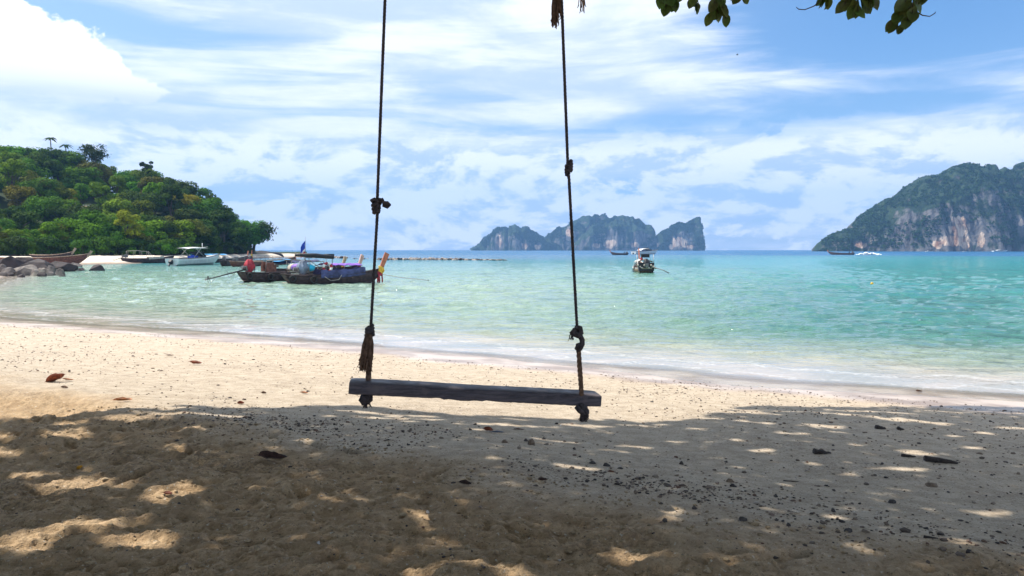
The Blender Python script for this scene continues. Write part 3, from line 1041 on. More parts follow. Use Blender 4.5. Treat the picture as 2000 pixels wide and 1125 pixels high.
plant('broad3', hp(345, 158, -.8), (0.120, 0.118, 0.030), .52, 1.5, 'low golden green tree behind the white speedboat')
plant('broad', hp(55, 228, .5), (0.032, 0.062, 0.026), .85, .1, 'blue green crowned tree at the top left of the headland skyline', sc=(.7, .7, .98))
# two palms on the skyline
def palm(u, y, dz, h, label, seed):
    rr = random.Random(seed)
    o = empty('palm_tree', hp(u, y, dz), 0, label, 'palm tree', 'palms on the headland ridge')
    t = MB(); t.tube([(0, 0, -1), (.2, 0, h * .5), (.1, 0, h)], [.22, .17, .14], 7); t.build('trunk', MT['bark'], o)
    for k in range(11):
        a = k * 2 * math.pi / 11 + rr.uniform(-.2, .2); L = rr.uniform(1.7, 2.4); up = rr.uniform(.1, .9)
        rows = []
        for j in range(7):
            s = j / 6
            c_ = Vector((.1 + math.cos(a) * L * s, math.sin(a) * L * s, h + up * s * L * .6 - 1.5 * s * s * L * .5))
            wv = Vector((-math.sin(a), math.cos(a), 0)) * (.36 * math.sin(math.pi * min(1, s * .9 + .12)))
            rows.append([c_ - wv - Vector((0, 0, .18 * math.sin(math.pi * s))), c_, c_ + wv - Vector((0, 0, .18 * math.sin(math.pi * s)))])
        f = MB().sheet(rows).build('frond', MT['foliage'], o, False)
        f.color = (0.030, 0.058, 0.028, 1)
palm(106, 234, 2.6, 10.8, 'left palm of the two on the headland skyline', 1)
palm(135, 234, 1.6, 10.8, 'right palm of the two on the headland skyline', 2)

# the rest of the wood: crown beside crown, from the beach up to the ridge
spots = []
rr = random.Random(21)
for row, (f0, f1, n__) in enumerate(((0.0, .05, 23), (.10, .18, 22), (.26, .36, 21), (.44, .54, 21), (.62, .72, 21), (.80, .9, 21), (.97, 1.0, 25))):
    for k in range(n__):
        u = -70 + (590 * (k + rr.uniform(.15, .85)) / n__)
        yt = float(np.interp(u, _U, _YT)); y = yt + (max(DR, yt + 6) - yt) * rr.uniform(f0, f1)
        if u > 490 or (u > 450 and row > 3): continue
        spots.append((u, y, row))
todo = []
for (u, y, row) in spots:
    x = rr.random()
    cn = 'dark green' if x < .28 else 'mid green' if x < .60 else 'bright green' if x < .82 else 'olive brown' if x < .91 else 'yellow green'
    if u > 385: cn = 'dark green' if x < .85 else 'mid green'  # shade of the slope turned from the sun, put into leaf colour
    base = GREENS[cn]
    col = tuple(c_ * rr.uniform(.85, 1.2) for c_ in base)
    kd = rr.choice(['broad', 'broad2', 'broad3', 'broad2', 'broad', 'tall'])
    # crowns fill up to the skyline and no further
    p = hp(u, y)
    want = HC + (HOR - float(np.interp(u, _UR, _VR))) / F * y
    s = rr.uniform(.66, 1.22) * (.62 + .40 * min(1, (y - 120) / 100))
    fit = max(.3, (want - p.z + rr.uniform(-2.6, 2.0)) / KINDS[kd][2] * 1.04)
    s = min(s, fit) if row < 5 else min(1.15, fit)
    todo.append([kd, p - Vector((0, 0, .6)), col, s, rr.uniform(0, 6.28), cn, row, u])


def land(u):
    for lim, t in ((-5, 'outside the left edge'), (28, 'at the left edge'), (58, 'under the blue green skyline tree'), (92, 'left of the two palms'), (135, 'under the two palms'), (178, 'by the thatched bungalow'), (215, 'under the lone round tree'),
                   (255, 'above the beached boat with roof frame'), (300, 'under the thin ridge trees'), (335, 'where the skyline starts to fall'), (375, 'above the white speedboat canopy'), (410, 'above the white speedboat bow'), (450, 'above the sky blue sheet')):
        if u < lim: return t
    return 'near the leaning tip tree'


WHERE = ('at the wood foot', 'low on the slope', 'low on the slope', 'half way up', 'half way up', 'high up', 'on the ridge')
names = {}
for t in todo:
    t.append((t[5], WHERE[t[6]], land(t[7])))
    names.setdefault(t[-1], []).append(t)
for key, lst in names.items():
    lst.sort(key=lambda t: t[7])
    for j, t in enumerate(lst):
        sz = '' if len(lst) == 1 else ('left ' if j == 0 else 'right ' if j == len(lst) - 1 else 'middle ')
        t.append(f'{sz}{key[0]} tree {key[1]} {key[2]}')
for t in todo:
    n_same = sum(q[-1] == t[-1] for q in todo)
    plant(t[0], t[1], t[2], t[3], t[4], t[-1], t[-1] + 's' if n_same > 1 else 'trees of the headland wood')
bl = {}
for k in range(120):
    u = -60 + 550 * ((k * 7) % 120 + rr.random()) / 120 if k > 45 else -60 + 550 * (k + rr.random()) / 46
    yt = float(np.interp(u, _U, _YT))
    if k > 45: yt = yt + rr.uniform(8, 75) * min(1, max(0, 470 - u) / 120) + 5
    cn = 'dark green' if u > 380 or rr.random() < .5 else 'mid green'  # seaward bushes darker too, the slope's shade put into their colour
    bb = (hp(u, yt - rr.uniform(0, 5), -.5), tuple(c_ * rr.uniform(.8, 1.1) for c_ in GREENS[cn]), rr.uniform(.5, .85), rr.uniform(0, 6.28), cn, u)
    bl.setdefault((cn, land(u)), []).append(bb)
for (cn, wh), lst in bl.items():
    for j, bb in enumerate(lst):
        sz = '' if len(lst) == 1 else ('leftmost ' if j == 0 else 'rightmost ' if j == len(lst) - 1 else 'middle ')
        lab = f'{sz}{cn} bush among the trees {wh}'
        plant('bush', bb[0], bb[1], bb[2], bb[3], lab, lab + ', several' if len(lst) > 3 and 0 < j < len(lst) - 1 else 'bushes of the headland wood', cat='bush', name='bush')

# a bungalow half hidden in the wood
h = empty('bungalow', hp(158, 196, 0), .25, 'small bungalow with brown thatched roof half hidden among the headland trees', 'bungalow')
h.location = at_y(158, 412, 178)
b_ = MB().box((0, 0, -1.4), (4.2, 3.4, 2.4)); b_.build('wall', MT['old_wood'], h, False)
b_ = MB().sheet([[(-3, -2.6, -.4), (3, -2.6, -.4)], [(-2.2, 0, 1.3), (2.2, 0, 1.3)], [(-3, 2.6, -.4), (3, 2.6, -.4)]]); b_.add([(-3, -2.6, -.4), (-2.2, 0, 1.3), (-3, 2.6, -.4), (3, -2.6, -.4), (2.2, 0, 1.3), (3, 2.6, -.4)], [(0, 1, 2), (3, 5, 4)])
rf = b_.build('roof', MT['thatch'], h, False)
MB().box((0, 0, 1.33), (4.6, .3, .12)).build('ridge_board', MT['white'], rf, False)
for k in (-1.2, 1.2):
    wd = MB().box((k, -1.72, -1.2), (.9, .06, .9)).build('window', MT['glass'], h, False)
    MB().box((k, -1.76, -1.7), (1.1, .1, .08)).build('sill', MT['pale_wood'], wd, False)

# ------------------------------------------------------------------ rocks
def rock_mesh(seed, sc=(1, .8, .6), sub=3, amp=.28, mat='rock'):
    V, Fs = ico(sub)
    s = seed * 3.17
    d = 1 + amp * fbm(V[:, 0] * 1.1 + s, V[:, 1] * 1.1 - s, V[:, 2] * 1.1 + s, 2, seed) + .10 * fbm(V[:, 0] * 3 + s, V[:, 1] * 3, V[:, 2] * 3, 3, seed + 3)
    V = V * d[:, None]
    # a few broken faces
    r2 = np.random.default_rng(seed)
    for _ in range(11):
        nn = r2.normal(size=3); nn[2] = abs(nn[2]) * .7; nn /= np.linalg.norm(nn)
        q = V @ nn; o = r2.uniform(.58, .80)
        V = V - np.where(q > o, (q - o) * .93, 0)[:, None] * nn
    V = V * (1 + .05 * fbm(V[:, 0] * 5 + s, V[:, 1] * 5, V[:, 2] * 5, 3, seed + 8))[:, None]
    V = V * np.array(sc)
    return np_mesh('rock', V, Fs, MT[mat], True)


def rock(u, v, wpx, hpx, label, group=None, seed=1, mat='rock', D=None, cat='rock', name='boulder', rz=None, depth=.8):
    """a rock whose foot stands at pixel row v, at the water level unless D is given"""
    p = at_z(u, v, 0.0) if D is None else at_y(u, v, D)
    w_ = wpx / F * p.y / 2; h_ = hpx / F * p.y
    me = rock_mesh(seed, (w_ * 1.25, w_ * depth, h_ * .90), 4, .30, mat)
    o = obj(name, me, None, (p.x, p.y + w_ * .4, p.z + h_ * .28), (0, 0, 0))
    tag(o, label, cat, group)
    return o

rock(47, 538, 46, 22, 'large pale grey boulder with a flat sunlit face at the left shore', seed=3, mat='boulder')
rock(8, 530, 60, 30, 'dark sloping rock at the left edge behind the pale boulder', seed=4, mat='dark_rock', D=76)
rock(65, 528, 70, 22, 'long dark rock slab behind the pale boulder', seed=5, mat='dark_rock', D=76)
rock(112, 526, 52, 15, 'low dark rock slab pointing towards the water', seed=6, mat='dark_rock', D=79)
rock(36, 520, 40, 20, 'dark hump of rock in front of the red hulled boat', seed=7, mat='dark_rock', D=82)
rock(145, 521, 22, 8, 'small brown rock at the edge of the far sand', seed=8, mat='rock')
rock(185, 529, 26, 12, 'dark rock standing alone in the shallow water right of the boulders', seed=9, mat='dark_rock')
rock(156, 528.5, 16, 5, 'flat wet rock awash beside the lone dark rock', seed=10, mat='dark_rock')
rock(97, 534, 22, 15, 'rounded grey rock right of the pale boulder', seed=11, mat='rock')
rock(80, 534, 18, 10, 'small tan rock close to the right foot of the pale boulder', seed=12, mat='pale_rock')
rock(66, 539, 14, 11, 'square tan stone at the right foot of the pale boulder', seed=13, mat='pale_rock')
rock(80, 540, 18, 9, 'dark reddish stone at the waterline below the tan stone', seed=14, mat='dark_rock')
rock(116, 537, 20, 10, 'brown stone with pale top nearest the open water', seed=15, mat='rock')
rock(98, 538, 18, 8, 'reddish low stone between the tan and the brown one', seed=16, mat='rock')
rock(120, 540, 12, 4, 'flat slip of rock lying lowest in the water', seed=17, mat='rock')
rock(14, 540, 22, 9, 'dark stone at the waterline left of the pale boulder', seed=18, mat='dark_rock')
rock(3, 541, 16, 10, 'brownish stone cut by the left edge at the waterline', seed=19, mat='rock')
rock(4, 528, 18, 10, 'brown rounded rock at the left edge above the waterline', seed=20, mat='rock', D=68)
rock(14, 532, 24, 9, 'brown flat rock left of the pale boulder', seed=22, mat='rock', D=66)
rock(40, 542, 16, 6, 'low dark stone at the front foot of the pale boulder', seed=23, mat='dark_rock')
rock(505, 502, 60, 13, 'large dark rock at the tip of the headland', seed=24, mat='dark_rock', D=226)
rock(532, 502, 36, 11, 'dark rock sloping into the sea beyond the headland tip', seed=25, mat='dark_rock', D=226)
rock(470, 501, 44, 13, 'dark rock below the seaward trees of the headland', seed=26, mat='dark_rock', D=205)
rock(430, 503, 50, 13, 'dark rock ledge at the foot of the trees behind the beached boats', seed=27, mat='dark_rock', D=186)
# the low line of rocks running out from the tip
rr = random.Random(8)
protos = [rock_mesh(60 + k, (1, .85, .62), 2, .3, ('rock', 'pale_rock', 'rock', 'dark_rock', 'pale_rock')[k]) for k in range(5)]
tones = ('brown', 'pale', 'brown', 'dark', 'pale')
runs = [(498, 600, 500.5, 502, 24, 4.4, 8), (598, 676, 503.5, 504.5, 36, 4.2, 9), (690, 722, 506, 506, 6, 1.2, 5), (738, 830, 507.5, 508, 46, 4.4, 9), (828, 905, 507.5, 508, 38, 4.6, 9), (900, 988, 507.7, 508.5, 32, 2.4, 9)]
for j, (u0, u1, v0, v1, n__, hh, ww) in enumerate(runs):
    for k in range(n__):
        q = (k + rr.uniform(.1, .9)) / n__
        u = u0 + (u1 - u0) * q
        p = at_z(u, v0 + (v1 - v0) * q + rr.uniform(-.7, .3), 0)
        t = rr.randrange(5)
        hh_ = hh * (1.0 - .5 * q if j == 5 else 1)
        o = obj('reef_rock', protos[t], None, (p.x, p.y, .1), (rr.uniform(-.3, .3), rr.uniform(-.3, .3), rr.uniform(0, 6.28)))
        o.scale = (ww / F * p.y * rr.uniform(.35, .75), ww / F * p.y * rr.uniform(.4, .8), hh_ / F * p.y * rr.uniform(.7, 1.5))
        part = ('behind the moored boats', 'left of the left rope, behind the purple tarp', 'almost awash just left of the left rope', 'just right of the left rope', 'in the middle of the reef line', 'at the thin outer end of the reef line')[j]
        tag(o, f'{tones[t]} rock {part}', 'rock', f'{tones[t]} reef rocks {part}')

# ------------------------------------------------------------------ boats
def lerp(a, b, t): return a + (b - a) * t


class Longtail:
    """hull lofted from ribs: x runs to the bow, z = 0 is the waterline"""
    def __init__(self, L, B, bow=.95, stern=.12, free=.55, draft=.25):
        self.L, self.B, self.bow, self.stern, self.free, self.draft = L, B, bow, stern, free, draft

    def half(self, s):
        return self.B / 2 * (lerp(.50, 1.0, sstep(s, 0, .34)) if s < .45 else max(.035, float(1 - sstep(s, .45, 1.04) ** 1.15)))

    def gun(self, s):
        return self.free + self.bow * max(0, (s - .35) / .65) ** 2.3 + self.stern * max(0, (.25 - s) / .25) ** 2

    def keel(self, s):
        return -self.draft + (self.gun(1) + self.draft - .25) * max(0, (s - .80) / .20) ** 1.7 + .15 * max(0, (.12 - s) / .12)

    def rib(self, s, k, inset=0.0):
        """k from -1 (left gunwale) over 0 (keel) to 1 (right gunwale)"""
        g, b, q = self.gun(s), max(.012, self.half(s) - inset), self.keel(s) + inset
        t = abs(k)
        y = b * (1 - (1 - t) ** 2.0) ** .62
        z = q + (g - q) * t ** 1.55
        rake = .55 * max(0.0, (.12 - s) / .12) * (1 - t ** 1.55)
        return Vector((s * self.L + rake, math.copysign(y, k), z))

    def build(self, name, loc, rz, label, group, mats, **o):
        root = empty(name, loc, rz, label, 'longtail boat' if o.get('longtail', True) else 'boat', group)
        N, K = 22, 6
        ks = [j / K for j in range(-K, K + 1)]
        mb = MB()
        mb.sheet([[self.rib(i / N, k) for k in ks] for i in range(N + 1)])
        mb.sheet([[self.rib(i / N, -k, .05) + Vector((0, 0, 0.0)) for k in ks] for i in range(N + 1)])
        e0, e1 = [self.rib(0, k) for k in ks], []
        b = len(mb.v); mb.v += [tuple(p) for p in e0]; mb.f.append(tuple(range(b, b + len(e0))))
        hull = mb.build('hull', mats['hull'], root)
        # strakes: planks that stand proud of the hull
        for lev in (.55, .78):
            for sd in (-1, 1):
                m2 = MB(); m2.tube([self.rib(i / N, sd * lev) + Vector((0, sd * .012, 0)) for i in range(N + 1)], .018, 5)
                m2.build('strake', mats.get('strake', mats['hull']), root)
        for sd in (-1, 1):
            m2 = MB(); m2.tube([self.rib(i / N, sd) + Vector((0, 0, .02)) for i in range(N + 1)], .045, 6)
            m2.build('gunwale', mats.get('rail', mats['hull']), root)
        dk = MB().sheet([[Vector((i / N * self.L, k * max(.02, self.half(i / N) - .07), lerp(.12, self.gun(i / N) - .06, sstep(i / N, .72, .92)))) for k in (-1, 0, 1)] for i in range(N)])
        dk.build('deck', mats.get('deck', MT['pale_wood']), root)
        for s in (.22, .36, .5, .64):
            m2 = MB().box((s * self.L, 0, self.free * .72), (.22, self.half(s) * 1.9, .05)); m2.build('seat', MT['pale_wood'], root, False)
        if o.get('post', True):
            g = self.gun(1)
            pl = o.get('post_len', 1.25); sl = o.get('post_slope', .55)
            x0 = self.L - .25
            rows = []
            for j in range(6):
                t = j / 5
                c_ = Vector((x0 + t * pl * sl + .1 * t * t, 0, g - .45 + t * (pl + .35)))
                w_, th = lerp(.10, .16, t), lerp(.07, .05, t)
                rows.append([c_ + Vector((-w_, -th, w_ * .5)), c_ + Vector((w_, -th, -w_ * .5)), c_ + Vector((w_, th, -w_ * .5)), c_ + Vector((-w_, th, w_ * .5)), c_ + Vector((-w_, -th, w_ * .5))])
            m2 = MB().sheet(rows); m2.add(rows[-1][:4], [(0, 1, 2, 3)])
            post = m2.build('bow_post', mats.get('post', MT['orange_wood']), root, False)
            rr = random.Random(len(label))
            for (t0, mk, dn) in o.get('ribbons', ()):
                c_ = Vector((x0 + t0 * pl * sl, 0, g - .45 + t0 * (pl + .35)))
                m2 = MB()
                for q in range(4):
                    ring = [c_ + Vector((math.cos(a) * .17, math.sin(a) * .14, math.cos(a) * -.08 + q * .05 - .08)) for a in np.linspace(0, 2 * math.pi, 11)]
                    m2.tube(ring, .045, 5)
                for q in range(4):
                    a = rr.uniform(0, 6.28)
                    s_ = c_ + Vector((math.cos(a) * .17, math.sin(a) * .15, -.05))
                    m2.tube([s_, s_ + Vector((.03, 0, -dn * .5)), s_ + Vector((rr.uniform(-.06, .1), rr.uniform(-.05, .05), -dn))], [.05, .06, .03], 5)
                m2.build('ribbon', MT[mk], post)
        if o.get('tail'):
            ln, dz = o['tail']
            g = self.gun(0)
            a, b = Vector((.55, 0, g + .22)), Vector((-ln, 0, dz))
            m2 = MB(); m2.tube([a, a.lerp(b, .5), b], [.05, .045, .035], 6)
            sh = m2.build('tail_shaft', MT['black'], root)
            m2 = MB()
            for q in range(3):
                an = q * 2.094
                t = Vector((0, math.cos(an), math.sin(an))); n_ = Vector((.35, -math.sin(an), math.cos(an)))
                c_ = b + Vector((.02, 0, 0))
                m2.sheet([[c_ + t * .04 - n_ * .03, c_ + t * .04 + n_ * .03], [c_ + t * .17 - n_ * .09, c_ + t * .17 + n_ * .09], [c_ + t * .27 - n_ * .04, c_ + t * .27 + n_ * .04]])
            m2.build('propeller', MT['metal'], sh, False)
            m2 = MB()
            for t in (.2, .5, .95):
                c_ = a.lerp(b, t)
                m2.tube([c_, c_ + Vector((.12, 0, -.26)), c_ + Vector((.65 * (1 - .3 * t), 0, -.02))], .018, 5)
                m2.tube([c_, c_ + Vector((-.02, 0, .16))], .022, 5)
            m2.build('shaft_brace', MT['metal'], sh)
        if o.get('engine'):
            g = self.gun(0)
            x = o.get('engine_x', .75)
            m2 = MB(); m2.box((x, 0, g + .28), (.75, .42, .36)); m2.box((x + .1, 0, g + .52), (.42, .34, .2)); m2.tube([(x - .3, 0, g + .3), (x - .62, 0, g + .34)], .13, 8)
            m2.tube([(x, 0, g - .1), (x, 0, g + .15)], .07, 6)
            en = m2.build('engine', MT['metal'], root, False)
            m2 = MB(); m2.tube([(x + .35, 0, g + .4), (x + 1.2, .1, g + .62)], .022, 5); m2.build('tiller', MT['black'], en)
            if o['engine'] in MT:
                # a cloth thrown over the motor and tied
                Vc, Fc = ico(3)
                Vc = Vc.copy()
                fold = .10 * np.sin(np.arctan2(Vc[:, 1], Vc[:, 0]) * 7 + Vc[:, 2] * 2) * (1 - Vc[:, 2] * .5)
                peak = 1 - .30 * np.clip(Vc[:, 2], 0, 1)
                Vc[:, 0] *= .38 * (1 + fold) * peak; Vc[:, 1] *= .36 * (1 + fold) * peak
                Vc[:, 2] = np.where(Vc[:, 2] > 0, Vc[:, 2] * .58, Vc[:, 2] * .46) + .10 * vn(Vc[:, 0] * 5, Vc[:, 1] * 5)
                m2 = MB().add(Vc + np.array([x, 0, g + .42]), Fc)
                m2.build('engine_cover', MT[o['engine']], en)
        for (s, sd) in o.get('tyres', ()):
            c_ = self.rib(s, sd * .8) + Vector((0, sd * .10, -.02))
            m2 = MB(); m2.tube([c_ + Vector((math.cos(a) * .20, 0, math.sin(a) * .20)) for a in np.linspace(0, 2 * math.pi, 15)], .07, 6, False)
            m2.build('tyre_fender', MT['tyre'], root)
        if o.get('side_cloth'):
            s0, s1, mk, hgt = o['side_cloth']
            for sd in (-1, 1):
                rows = []
                for q in range(15):
                    s = lerp(s0, s1, q / 14)
                    p = self.rib(s, sd) + Vector((0, sd * .03, .03))
                    wv = .04 * math.sin(q * 2.1) + .03 * math.sin(q * 1.1)
                    rows.append([p + Vector((0, 0, -.18)), p + Vector((0, sd * .02, hgt * .5)), p + Vector((0, -sd * .05 + wv, hgt + wv))])
                MB().sheet(rows).build('side_cloth', MT[mk], root)
        if o.get('canopy'):
            s0, s1, mk, h0, h1, wid, arch = o['canopy']
            rows = []
            for q in range(13):
                s = lerp(s0, s1, q / 12)
                hh = lerp(h0, h1, q / 12) + .03 * math.sin(q * 2.3)
                rows.append([Vector((s * self.L, wid * k, hh + arch * (1 - k * k) + .02 * math.sin(q * 1.7 + k * 3))) for k in np.linspace(-1, 1, 9)])
            m2 = MB().sheet(rows)
            m2.sheet([[p - Vector((0, 0, .04)) for p in r__] for r__ in rows])
            m2.build('canopy', MT[mk], root)
            for q in (0, .5, 1):
                s = lerp(s0, s1, q)
                for sd in (-1, 1):
                    m2 = MB(); m2.tube([self.rib(s, sd), Vector((s * self.L, wid * sd * .97, lerp(h0, h1, q) - .01))], .025, 5)
                    m2.build('canopy_post', o.get('post_mat', MT['rail_paint']), root)
        if o.get('frame'):
            s0, s1, hh, mk = o['frame']
            m2 = MB()
            for sd in (-1, 1):
                m2.tube([Vector((s0 * self.L, sd * self.half(.5) * .9, hh)), Vector((lerp(s0, s1, .5) * self.L, sd * self.half(.5) * .92, hh + .06)), Vector((s1 * self.L, sd * self.half(s1) * .9, hh - .12))], .03, 5)
                m2.tube([Vector((s1 * self.L, sd * self.half(s1) * .9, hh - .12)), self.rib(min(.9, s1 + .1), sd)], .03, 5)
            m2.build('roof_rail', mk, root)
            for q in range(4):
                s = lerp(s0, s1, q / 3)
                for sd in (-1, 1):
                    m2 = MB(); m2.tube([self.rib(s, sd), Vector((s * self.L, sd * self.half(.5) * .9, hh - .02))], .025, 5); m2.build('roof_post', mk, root)
        return root

    def world(self, root, s, y, z):
        return Matrix.Translation(root.location) @ Matrix.Rotation(root.rotation_euler[2], 4, 'Z') @ Vector((s * self.L, y, z))


def between(us, vs, ub, vb, **k):
    """place a boat with its stern and bow feet at two pixels on the water"""
    a, b = at_z(us, vs), at_z(ub, vb)
    d = b - a
    return Longtail(d.length, k.pop('B', 1.7), **k), a, math.atan2(d.y, d.x)


DK = {'hull': MT['old_wood'], 'strake': MT['old_wood'], 'rail': MT['old_wood'], 'deck': MT['pale_wood'], 'post': MT['orange_wood']}
RD = {'hull': MT['red_wood'], 'strake': MT['old_wood'], 'rail': MT['pale_wood'], 'deck': MT['pale_wood'], 'post': MT['pale_wood']}

# the moored pair in front
lt, p, a = between(552, 556, 747, 551, B=1.6, bow=.42, free=.56)
A_ = lt.build('longtail_boat', p, a, 'nearest dark longtail boat with blue side cloth, orange bow post behind the left rope', 'longtail boats moored together off the beach', DK,
              post_len=1.18, post_slope=.45, ribbons=((.30, 'yellow_cloth', .25), (.16, 'yellow_cloth', .25), (.06, 'red_cloth', .85)), engine='grey_tarp', engine_x=1.35, tyres=((.06, -1), (.26, -1)), side_cloth=(.33, .80, 'blue_tarp', .34))
# what lies in and on it
m_ = MB(); m_.tube([(lt.L * .45 + .0, -.62, .72), (lt.L * .45, -.62, 1.7)], .025, 5); m_.tube([(lt.L * .23, -.5, .7), (lt.L * .23, -.5, 1.85)], .025, 5); m_.tube([(lt.L * .23, .5, .7), (lt.L * .23, .5, 1.85)], .025, 5); m_.tube([(lt.L * .45, .62, .7), (lt.L * .45, .62, 1.7)], .025, 5)
m_.build('roof_post', MT['metal'], A_)
m_ = MB()
for q in range(3): m_.tube([(lt.L * .14, -.5 + q * .45, 1.98 - q * .02), (lt.L * .3, -.45 + q * .4, 1.92), (lt.L * .47, -.5 + q * .45, 1.78)], [.09, .15, .11], 7)
m_.box((lt.L * .45, 0, 1.92), (.55, .5, .2))
m_.build('rolled_awning', MT['black'], A_)
m_ = MB(); m_.tube([lt.rib(.36, -1) + Vector((0, -.08, -.05)), lt.rib(.42, -.8) + Vector((0, -.1, -.1)), lt.rib(.50, -.8) + Vector((0, -.1, -.05)), lt.rib(.53, -1) + Vector((0, -.08, .02))], .022, 5); m_.build('mooring_line', MT['beige'], A_)


def put(root, lt_, s, y, z): return lt_.world(root, s, y, z)


def fl(name, me_mb, mat_, loc, label, cat, rot=None, smooth=True, group=None):
    o = me_mb.build(name, mat_, None, smooth, loc)
    if rot: o.rotation_euler = rot
    return tag(o, label, cat, group)


fp = put(A_, lt, .22, 0, 2.12)
fo = empty('flag', fp, a, 'drooping blue, white and red flag on a thin staff above the nearest longtail', 'flag')
m_ = MB(); m_.tube([(0, 0, -.6), (0, 0, 1.05)], [.018, .010], 5); m_.build('staff', MT['metal'], fo)
for k, (mk, z0, z1) in enumerate((('flag_blue', .28, .72), ('white', .12, .28), ('flag_red', -.03, .12))):
    rows = [[Vector((-.02 - t * .30 * (1 + .2 * math.sin(3 * t)), .05 * math.sin(t * 7 + zz * 5), lerp(z0, z1, zz) - .38 * t + (.08 * (1 - t) if k == 0 and zz == 1 else 0))) for t in np.linspace(0, 1, 7)] for zz in (0, .5, 1)]
    MB().sheet(rows).build('stripe', MT[mk], fo)

lr = MB(); lr.tube([(math.cos(t) * .30, 0, math.sin(t) * .30) for t in np.linspace(0, 2 * math.pi, 19)], .10, 7, False)
ro = empty('life_ring', put(A_, lt, .40, -.66, 1.12), a, 'red and white life ring hung on the nearest longtail', 'life ring')
for k in range(8):
    m_ = MB(); m_.tube([(math.cos(t) * .28, 0, math.sin(t) * .28) for t in np.linspace(k * math.pi / 4, (k + 1) * math.pi / 4, 5)], .085, 7)
    m_.build('band', MT['red_cloth'] if k % 2 == 0 else MT['white'], ro)
m_ = MB(); m_.ball((0, 0, 0), .42, 3, .22, 2, (1.15, .7, .6)); fl('float', m_, MT['cyan'], put(A_, lt, .25, .2, 1.10), 'bright cyan float piled inside the nearest longtail', 'float')
m_ = MB(); m_.ball((0, 0, 0), .5, 5, .25, 2, (1.3, .8, .6)); fl('float', m_, MT['purple_tarp'], put(A_, lt, .20, .6, 1.12), 'purple bundle behind the cyan float in the nearest longtail', 'bundle')

# second boat, stern with the red wrapped motor
lt2, p, a2 = between(470, 551, 703, 541, B=1.75, bow=.40, free=.58)
B_ = lt2.build('longtail_boat', p, a2, 'longtail boat with red wrapped motor and long tail shaft over the water', 'longtail boats moored together off the beach', dict(DK, post=MT['pink_wood']),
               post_len=.98, post_slope=.5, ribbons=((.25, 'red_cloth', .2), (.12, 'yellow_cloth', .2)), engine='red_cloth', engine_x=.75, tail=(2.7, .28), tyres=((.02, -1), (.17, -1), (.27, -1)),
               canopy=(.66, .97, 'purple_tarp', 1.10, 1.02, .70, .14), frame=(.14, .60, 1.5, MT['metal']))
m_ = MB(); m_.box((lt2.L * .20, -.1, .95), (.85, .7, .5)); m_.box((lt2.L * .20, -.1, 1.27), (.6, .5, .16)); m_.tube([(lt2.L * .16, -.1, .9), (lt2.L * .16, -.1, 1.45)], .12, 7)
m_.build('engine_box', MT['red_wood'], B_, False)
m_ = MB()
th = np.linspace(0, 2 * math.pi, 25)
m_.sheet([[Vector((math.cos(t) * .55, y_, math.sin(t) * .46)) for t in th] for y_ in (-.16, .16)]); m_.add([(math.cos(t) * .55, -.16, math.sin(t) * .46) for t in th[:-1]], [tuple(range(24))])
fl('basket', m_, MT['beige'], put(B_, lt2, .355, -.72, .80), 'round beige basket lying between the two nearest longtail sterns', 'basket', (0, 0, a2))
m_ = MB(); m_.tube([(-1.1, 0, 0), (1.3, 0, .02)], .05, 6); fl('boarding_pole', m_, MT['old_wood'], put(B_, lt2, .37, -.92, .80), 'dark pole laid across the beige basket', 'pole', (0, 0, a2))

# two more behind
lt3, p, a3 = between(520, 540, 672, 535, B=1.7, bow=.40, free=.58)
C_ = lt3.build('longtail_boat', p, a3, 'longtail boat behind the moored pair with blue roof cloth and pale bow post', 'longtail boats moored together off the beach', dict(DK, post=MT['pale_wood']),
               post_len=.75, post_slope=.5, ribbons=((.2, 'red_cloth', .2), (.1, 'yellow_cloth', .2)), canopy=(.05, .62, 'blue_tarp', 1.15, 1.25, .7, .14), engine=True)
m_ = MB().sheet([[Vector((x, y, .1 * math.sin(x * 2) + .12 - .2 * y * y)) for y in np.linspace(-.7, .7, 7)] for x in np.linspace(-1.2, 1.2, 9)])
fl('awning_sheet', m_, MT['sky_tarp'], put(C_, lt3, .14, -.1, 1.33), 'light blue sheet spread over the roof behind the beige basket', 'tarpaulin', (0, .05, a3))

# boats drawn up along the small beach
lt4, p, a4 = between(236, 514.5, 340, 513.5, B=1.9, bow=.45, free=.8)
lt4.build('longtail_boat', p, a4, 'longtail boat with bare roof frame at the small beach, left of the white speedboat', 'longtail boats along the small beach', dict(DK, deck=MT['beige']),
          post=False, frame=(.12, .50, 2.1, MT['beige']), tail=(1.1, .5), engine=True, side_cloth=(.5, .8, 'beige', .18))
lt5, p, a5 = between(402, 513.5, 484, 511, B=1.9, bow=.5, free=.7)
lt5.build('longtail_boat', p, a5, 'longtail boat under a sky blue sheet behind the speedboat bow', 'longtail boats along the small beach', dict(DK, post=MT['orange_wood'], rail=MT['rail_paint']),
          post_len=.95, post_slope=.5, ribbons=((.15, 'red_cloth', .3),), canopy=(-.25, .40, 'sky_tarp', 1.5, 1.42, .85, .12))
lt6, p, a6 = between(436, 520, 492, 513, B=1.9, bow=.55, free=.65)
lt6.build('longtail_boat', p, a6, 'dark longtail boat whose bow post carries a yellow scarf', 'longtail boats along the small beach', dict(DK, post=MT['orange_wood']),
          post_len=1.05, post_slope=.5, ribbons=((.45, 'yellow_cloth', .5), (.25, 'yellow_cloth', .7), (.1, 'red_cloth', .4)), engine=True)
lt7, p, a7 = between(455, 521, 577, 515.5, B=2.0, bow=.6, free=.6)
lt7.build('longtail_boat', p, a7, 'reddish longtail boat with open roof frame, bow pointing right at the reef', 'longtail boats along the small beach', RD,
          post_len=.7, post_slope=.5, ribbons=((.2, 'red_cloth', .3),), frame=(.25, .62, 1.4, MT['metal']), engine=True)
rb = Longtail(11.6, 2.2, .55, .1, .85, .3)
